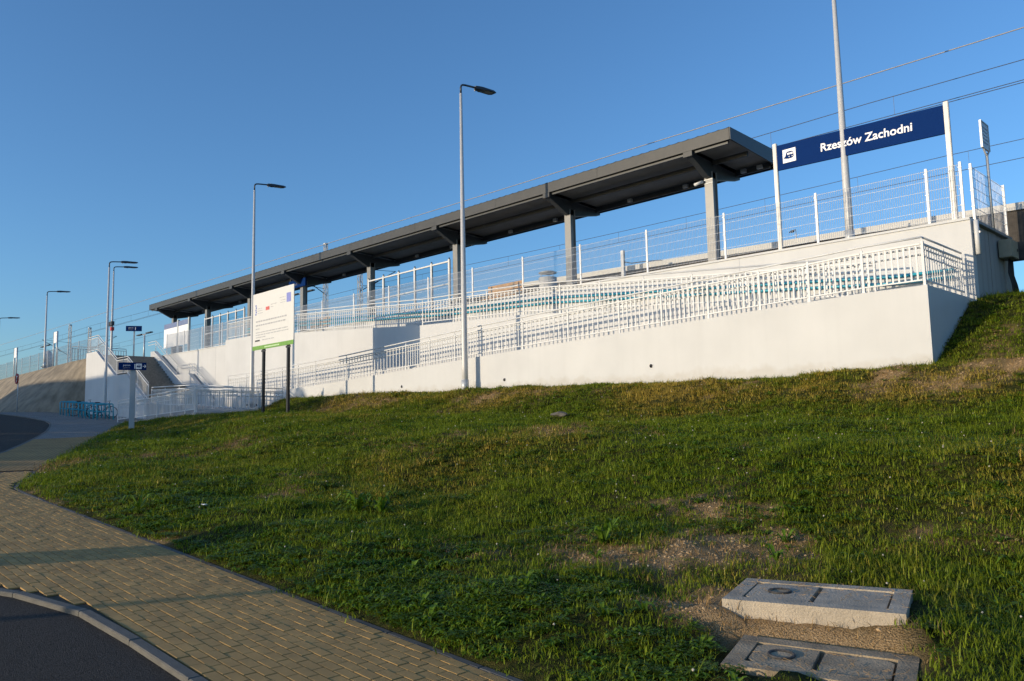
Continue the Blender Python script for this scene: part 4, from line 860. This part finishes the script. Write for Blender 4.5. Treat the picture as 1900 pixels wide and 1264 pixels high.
straw_kit = kit('straw_kit', [('straw', tuft(9, .07, .05, .004, 1.9), STRAWM) for _ in range(3)])
flower_kit = kit('flower_kit', [('clover_flower', flower(), mat('clover_white', (.42, .38, .3), .8))])
def scatter(name, label, col, attr, dens, smin, smax, seed, attr2=None):
    ng = bpy.data.node_groups.new(name + '_nodes', 'GeometryNodeTree'); ng.interface.new_socket('Geometry', in_out='OUTPUT', socket_type='NodeSocketGeometry')
    N = ng.nodes.new; Lk = ng.links.new; out = N('NodeGroupOutput')
    oi = N('GeometryNodeObjectInfo'); oi.inputs['Object'].default_value = terrain; oi.transform_space = 'RELATIVE'
    at = N('GeometryNodeInputNamedAttribute'); at.data_type = 'FLOAT'; at.inputs['Name'].default_value = attr
    mu = N('ShaderNodeMath'); mu.operation = 'MULTIPLY'; mu.inputs[1].default_value = dens; Lk(at.outputs['Attribute'], mu.inputs[0])
    ds = N('GeometryNodeDistributePointsOnFaces'); ds.inputs['Seed'].default_value = seed; Lk(oi.outputs['Geometry'], ds.inputs['Mesh']); Lk(mu.outputs[0], ds.inputs['Density'])
    ci = N('GeometryNodeCollectionInfo'); ci.inputs['Collection'].default_value = col; ci.inputs['Separate Children'].default_value = True; ci.inputs['Reset Children'].default_value = True
    rs = N('FunctionNodeRandomValue'); rs.inputs[2].default_value = smin; rs.inputs[3].default_value = smax; rs.inputs['Seed'].default_value = seed + 1
    rr = N('FunctionNodeRandomValue'); rr.inputs[2].default_value = 0; rr.inputs[3].default_value = 6.283; rr.inputs['Seed'].default_value = seed + 2
    pos = N('GeometryNodeInputPosition'); ln = N('ShaderNodeVectorMath'); ln.operation = 'LENGTH'; Lk(pos.outputs[0], ln.inputs[0])
    mr = N('ShaderNodeMapRange'); mr.inputs['From Min'].default_value = 6; mr.inputs['From Max'].default_value = 30; mr.inputs['To Min'].default_value = 1; mr.inputs['To Max'].default_value = 1.7; Lk(ln.outputs['Value'], mr.inputs['Value'])
    ms = N('ShaderNodeMath'); ms.operation = 'MULTIPLY'; Lk(rs.outputs[1], ms.inputs[0]); Lk(mr.outputs[0], ms.inputs[1])
    cx = N('ShaderNodeCombineXYZ'); Lk(rr.outputs[1], cx.inputs['Z'])
    ip = N('GeometryNodeInstanceOnPoints'); ip.inputs['Pick Instance'].default_value = True
    Lk(ds.outputs['Points'], ip.inputs['Points']); Lk(ci.outputs[0], ip.inputs['Instance']); Lk(cx.outputs[0], ip.inputs['Rotation']); Lk(ms.outputs[0], ip.inputs['Scale']); Lk(ip.outputs[0], out.inputs[0])
    o = bpy.data.objects.new(name, bpy.data.meshes.new(name)); C.objects.link(o); md = o.modifiers.new('scatter', 'NODES'); md.node_group = ng
    return props(o, label, 'grass' if 'grass' in name else 'soil' if 'soil' in name else 'ground cover', kind='stuff')
scatter('lawn_grass', 'short mown grass covering the bank below the ramp wall', grass_kit, 'dens', 300, .5, 1.45, 3)
scatter('lawn_weeds', 'low clover and broad-leaved weeds among the grass', weed_kit, 'weed', 120, .35, .95, 11)
scatter('dry_straw', 'dry straw lying over the bare soil patches', straw_kit, 'bare', 130, .6, 1.5, 23)
long_kit = kit('long_kit', [('long_grass', tuft(14, .17, .045, .007, 2.3), GRASSM) for _ in range(3)])
def clod():
    bm = bmesh.new(); bmesh.ops.create_icosphere(bm, subdivisions=1, radius=.012); k = random.random() * 50
    for v in bm.verts: v.co = v.co * (1 + .5 * noise.noise(v.co * 60 + Vector((k, 0, 0)))); v.co.z *= .6
    bm.verts.index_update(); vs = [v.co.copy() for v in bm.verts]; fs = [tuple(v.index for v in f.verts) for f in bm.faces]; bm.free(); return vs, fs
clod_kit = kit('clod_kit', [('clod', clod(), mat('soil_clod', (.42, .29, .155), .95, 0, .3, 30)) for _ in range(4)])
scatter('long_grass', 'longer unmown grass blades leaning over the bank', long_kit, 'long', 30, .45, .95, 51)
scatter('soil_clods', 'crumbled soil clods and grit on the bare patches', clod_kit, 'soil', 420, .3, 1.6, 61)
scatter('clover_flowers', 'tiny white clover flowers dotted over the lawn', flower_kit, 'dens', 2.2, .5, .9, 37)
def plant(x, y, n, l, w, rise, label):
    vs, fs = rosette(n, l, w, rise); z = Zg(x, y); o = obj('weed_plant', [v + Vector((x, y, z)) for v in vs], fs, WEEDM)
    return props(o, label, 'weed', 'leafy weeds in the lawn')
plant(-8.8, 5.8, 40, .26, .055, .9, 'large clump of broad green weed leaves rising from the lawn'); plant(-8.5, 5.95, 26, .22, .05, 1.0, 'bushy green weed at the side of the large leaf clump')
plant(-11.4, 4.05, 14, .24, .04, .9, 'leafy weed at the lawn edge close to the paved path bend')
plant(-5.14, 6.21, 20, .28, .05, .8, 'leafy dock weed beside a bare soil patch')
for k in range(26):
    x = random.uniform(-7.5, -3.6); y = 3.75 + random.random() ** 1.5 * 1.4; plant(x, y, random.randint(9, 15), random.uniform(.10, .16), random.uniform(.03, .045), random.uniform(.4, .75), 'low rosette weed with pointed leaves along the path edge')
for k in range(14):
    x = random.uniform(-4.5, -1.5); y = random.uniform(6.2, 9); plant(x, y, random.randint(8, 14), random.uniform(.10, .18), random.uniform(.025, .04), random.uniform(.4, .8), 'loose leafy weed on the slope above the manholes')
# ------------------------------------------------------------------ unseen shadow casters added outside the frame to shade path and forecourt
def caster_tree(x, y, h, r, label):  # unseen, added to throw blotchy shade over forecourt and lawn
    z = G(x); t = thing('caster_tree', (x, y, z), label, 'caster_tree', 'unseen trees added for shade')
    tube('trunk', [(x, y, z - .1), (x + .05, y, z + h * .3), (x - .04, y + .05, z + h * .6), (x, y, z + h * .85)], [.16, .12, .08, .02], mat('bark', (.09, .07, .05), .9, 0, .3, 20), t, 8)
    parts = []
    for k in range(1700):
        while True:
            v = Vector((random.uniform(-1, 1), random.uniform(-1, 1), random.uniform(-1, 1)))
            if v.length < 1 and noise.noise(v * 2.3 + Vector((x, y, 0))) > -.18: break
        c = Vector((x, y, z + h * .62)) + Vector((v.x * r, v.y * r, v.z * h * .38)); a = Vector((random.gauss(0, 1), random.gauss(0, 1), random.gauss(0, 1))).normalized(); b = a.orthogonal().normalized(); e = a.cross(b); s = random.uniform(.16, .30)
        parts.append(([c - b * s, c - e * s * .6, c + b * s, c + e * s * .6], [(0, 1, 2, 3)]))
    obj('crown', *join(parts), WEEDM, t)
for x, y, h, r in ((-61.5, -14, 6.8, 2.4), (-57.5, -14.5, 6.5, 2.3), (-53.3, -14, 6.4, 2.3), (-49, -14.5, 6.3, 2.3), (-44.8, -14, 6.3, 2.2), (-40.5, -15, 6.0, 1.9), (-36.6, -15.5, 4.6, 2.0), (-33.2, -15, 3.9, 1.9), (-30.2, -15, 3.2, 1.7), (-27.6, -15, 2.5, 1.4)): caster_tree(x, y, h, r, 'unseen leafy tree in the row across the road')
t = thing('caster_house', (-74, -19, G(-62)), 'plain two-storey house with pitched roof, unseen and added to cast shade', 'caster_house'); hz = G(-62)  # unseen building added to shade the stair wall
vs, fs = prism_vf([(-15, hz - .3), (-24, hz - .3), (-24, hz + 5.2), (-15, hz + 5.2)], 0, 1)
obj('wall', [Vector((-84 + 20 * v.y, v.x, v.z)) for v in vs], fs, WHITE, t)
vs, fs = prism_vf([(-14.5, hz + 5.0), (-14.5, hz + 5.25), (-19.5, hz + 7.6), (-24.5, hz + 5.25), (-24.5, hz + 5.0)], 0, 1)
obj('roof', [Vector((-84.4 + 20.8 * v.y, v.x, v.z)) for v in vs], fs, mat('roof_tiles', (.2, .07, .04), .8, 0, .2, 12), t)
for x in (-82, -78, -74, -70, -66):
    for z in (1.0, 3.4): block('window', x - .6, x + .6, -15.02 + .03, -14.96, hz + z, hz + z + 1.3, GLASS if False else DARK, t)
lamp(-10.6, -8.0, G(-10.6), 9, 'unseen street lamp added to cast a thin shadow across the path', 'street lamps along the ramps', .07)  # unseen pole added for its thin shadow line on the path
for x, y, w, h in ((-11.35, -3.2, .62, 1.15),):
    t = thing('caster_cabinet', (x, y, G(x)), 'unseen grey cabinet added to cast a shadow band on the path', 'cabinet', 'added shadow casters'); bev_box('cabinet_body', x - w / 2, x + w / 2, y - .16, y + .16, G(x), G(x) + h, GALV, t, .02); block('cabinet_roof', x - w / 2 - .03, x + w / 2 + .03, y - .2, y + .2, G(x) + h, G(x) + h + .04, GALV, t)  # unseen box added for the broad shadow band on the path
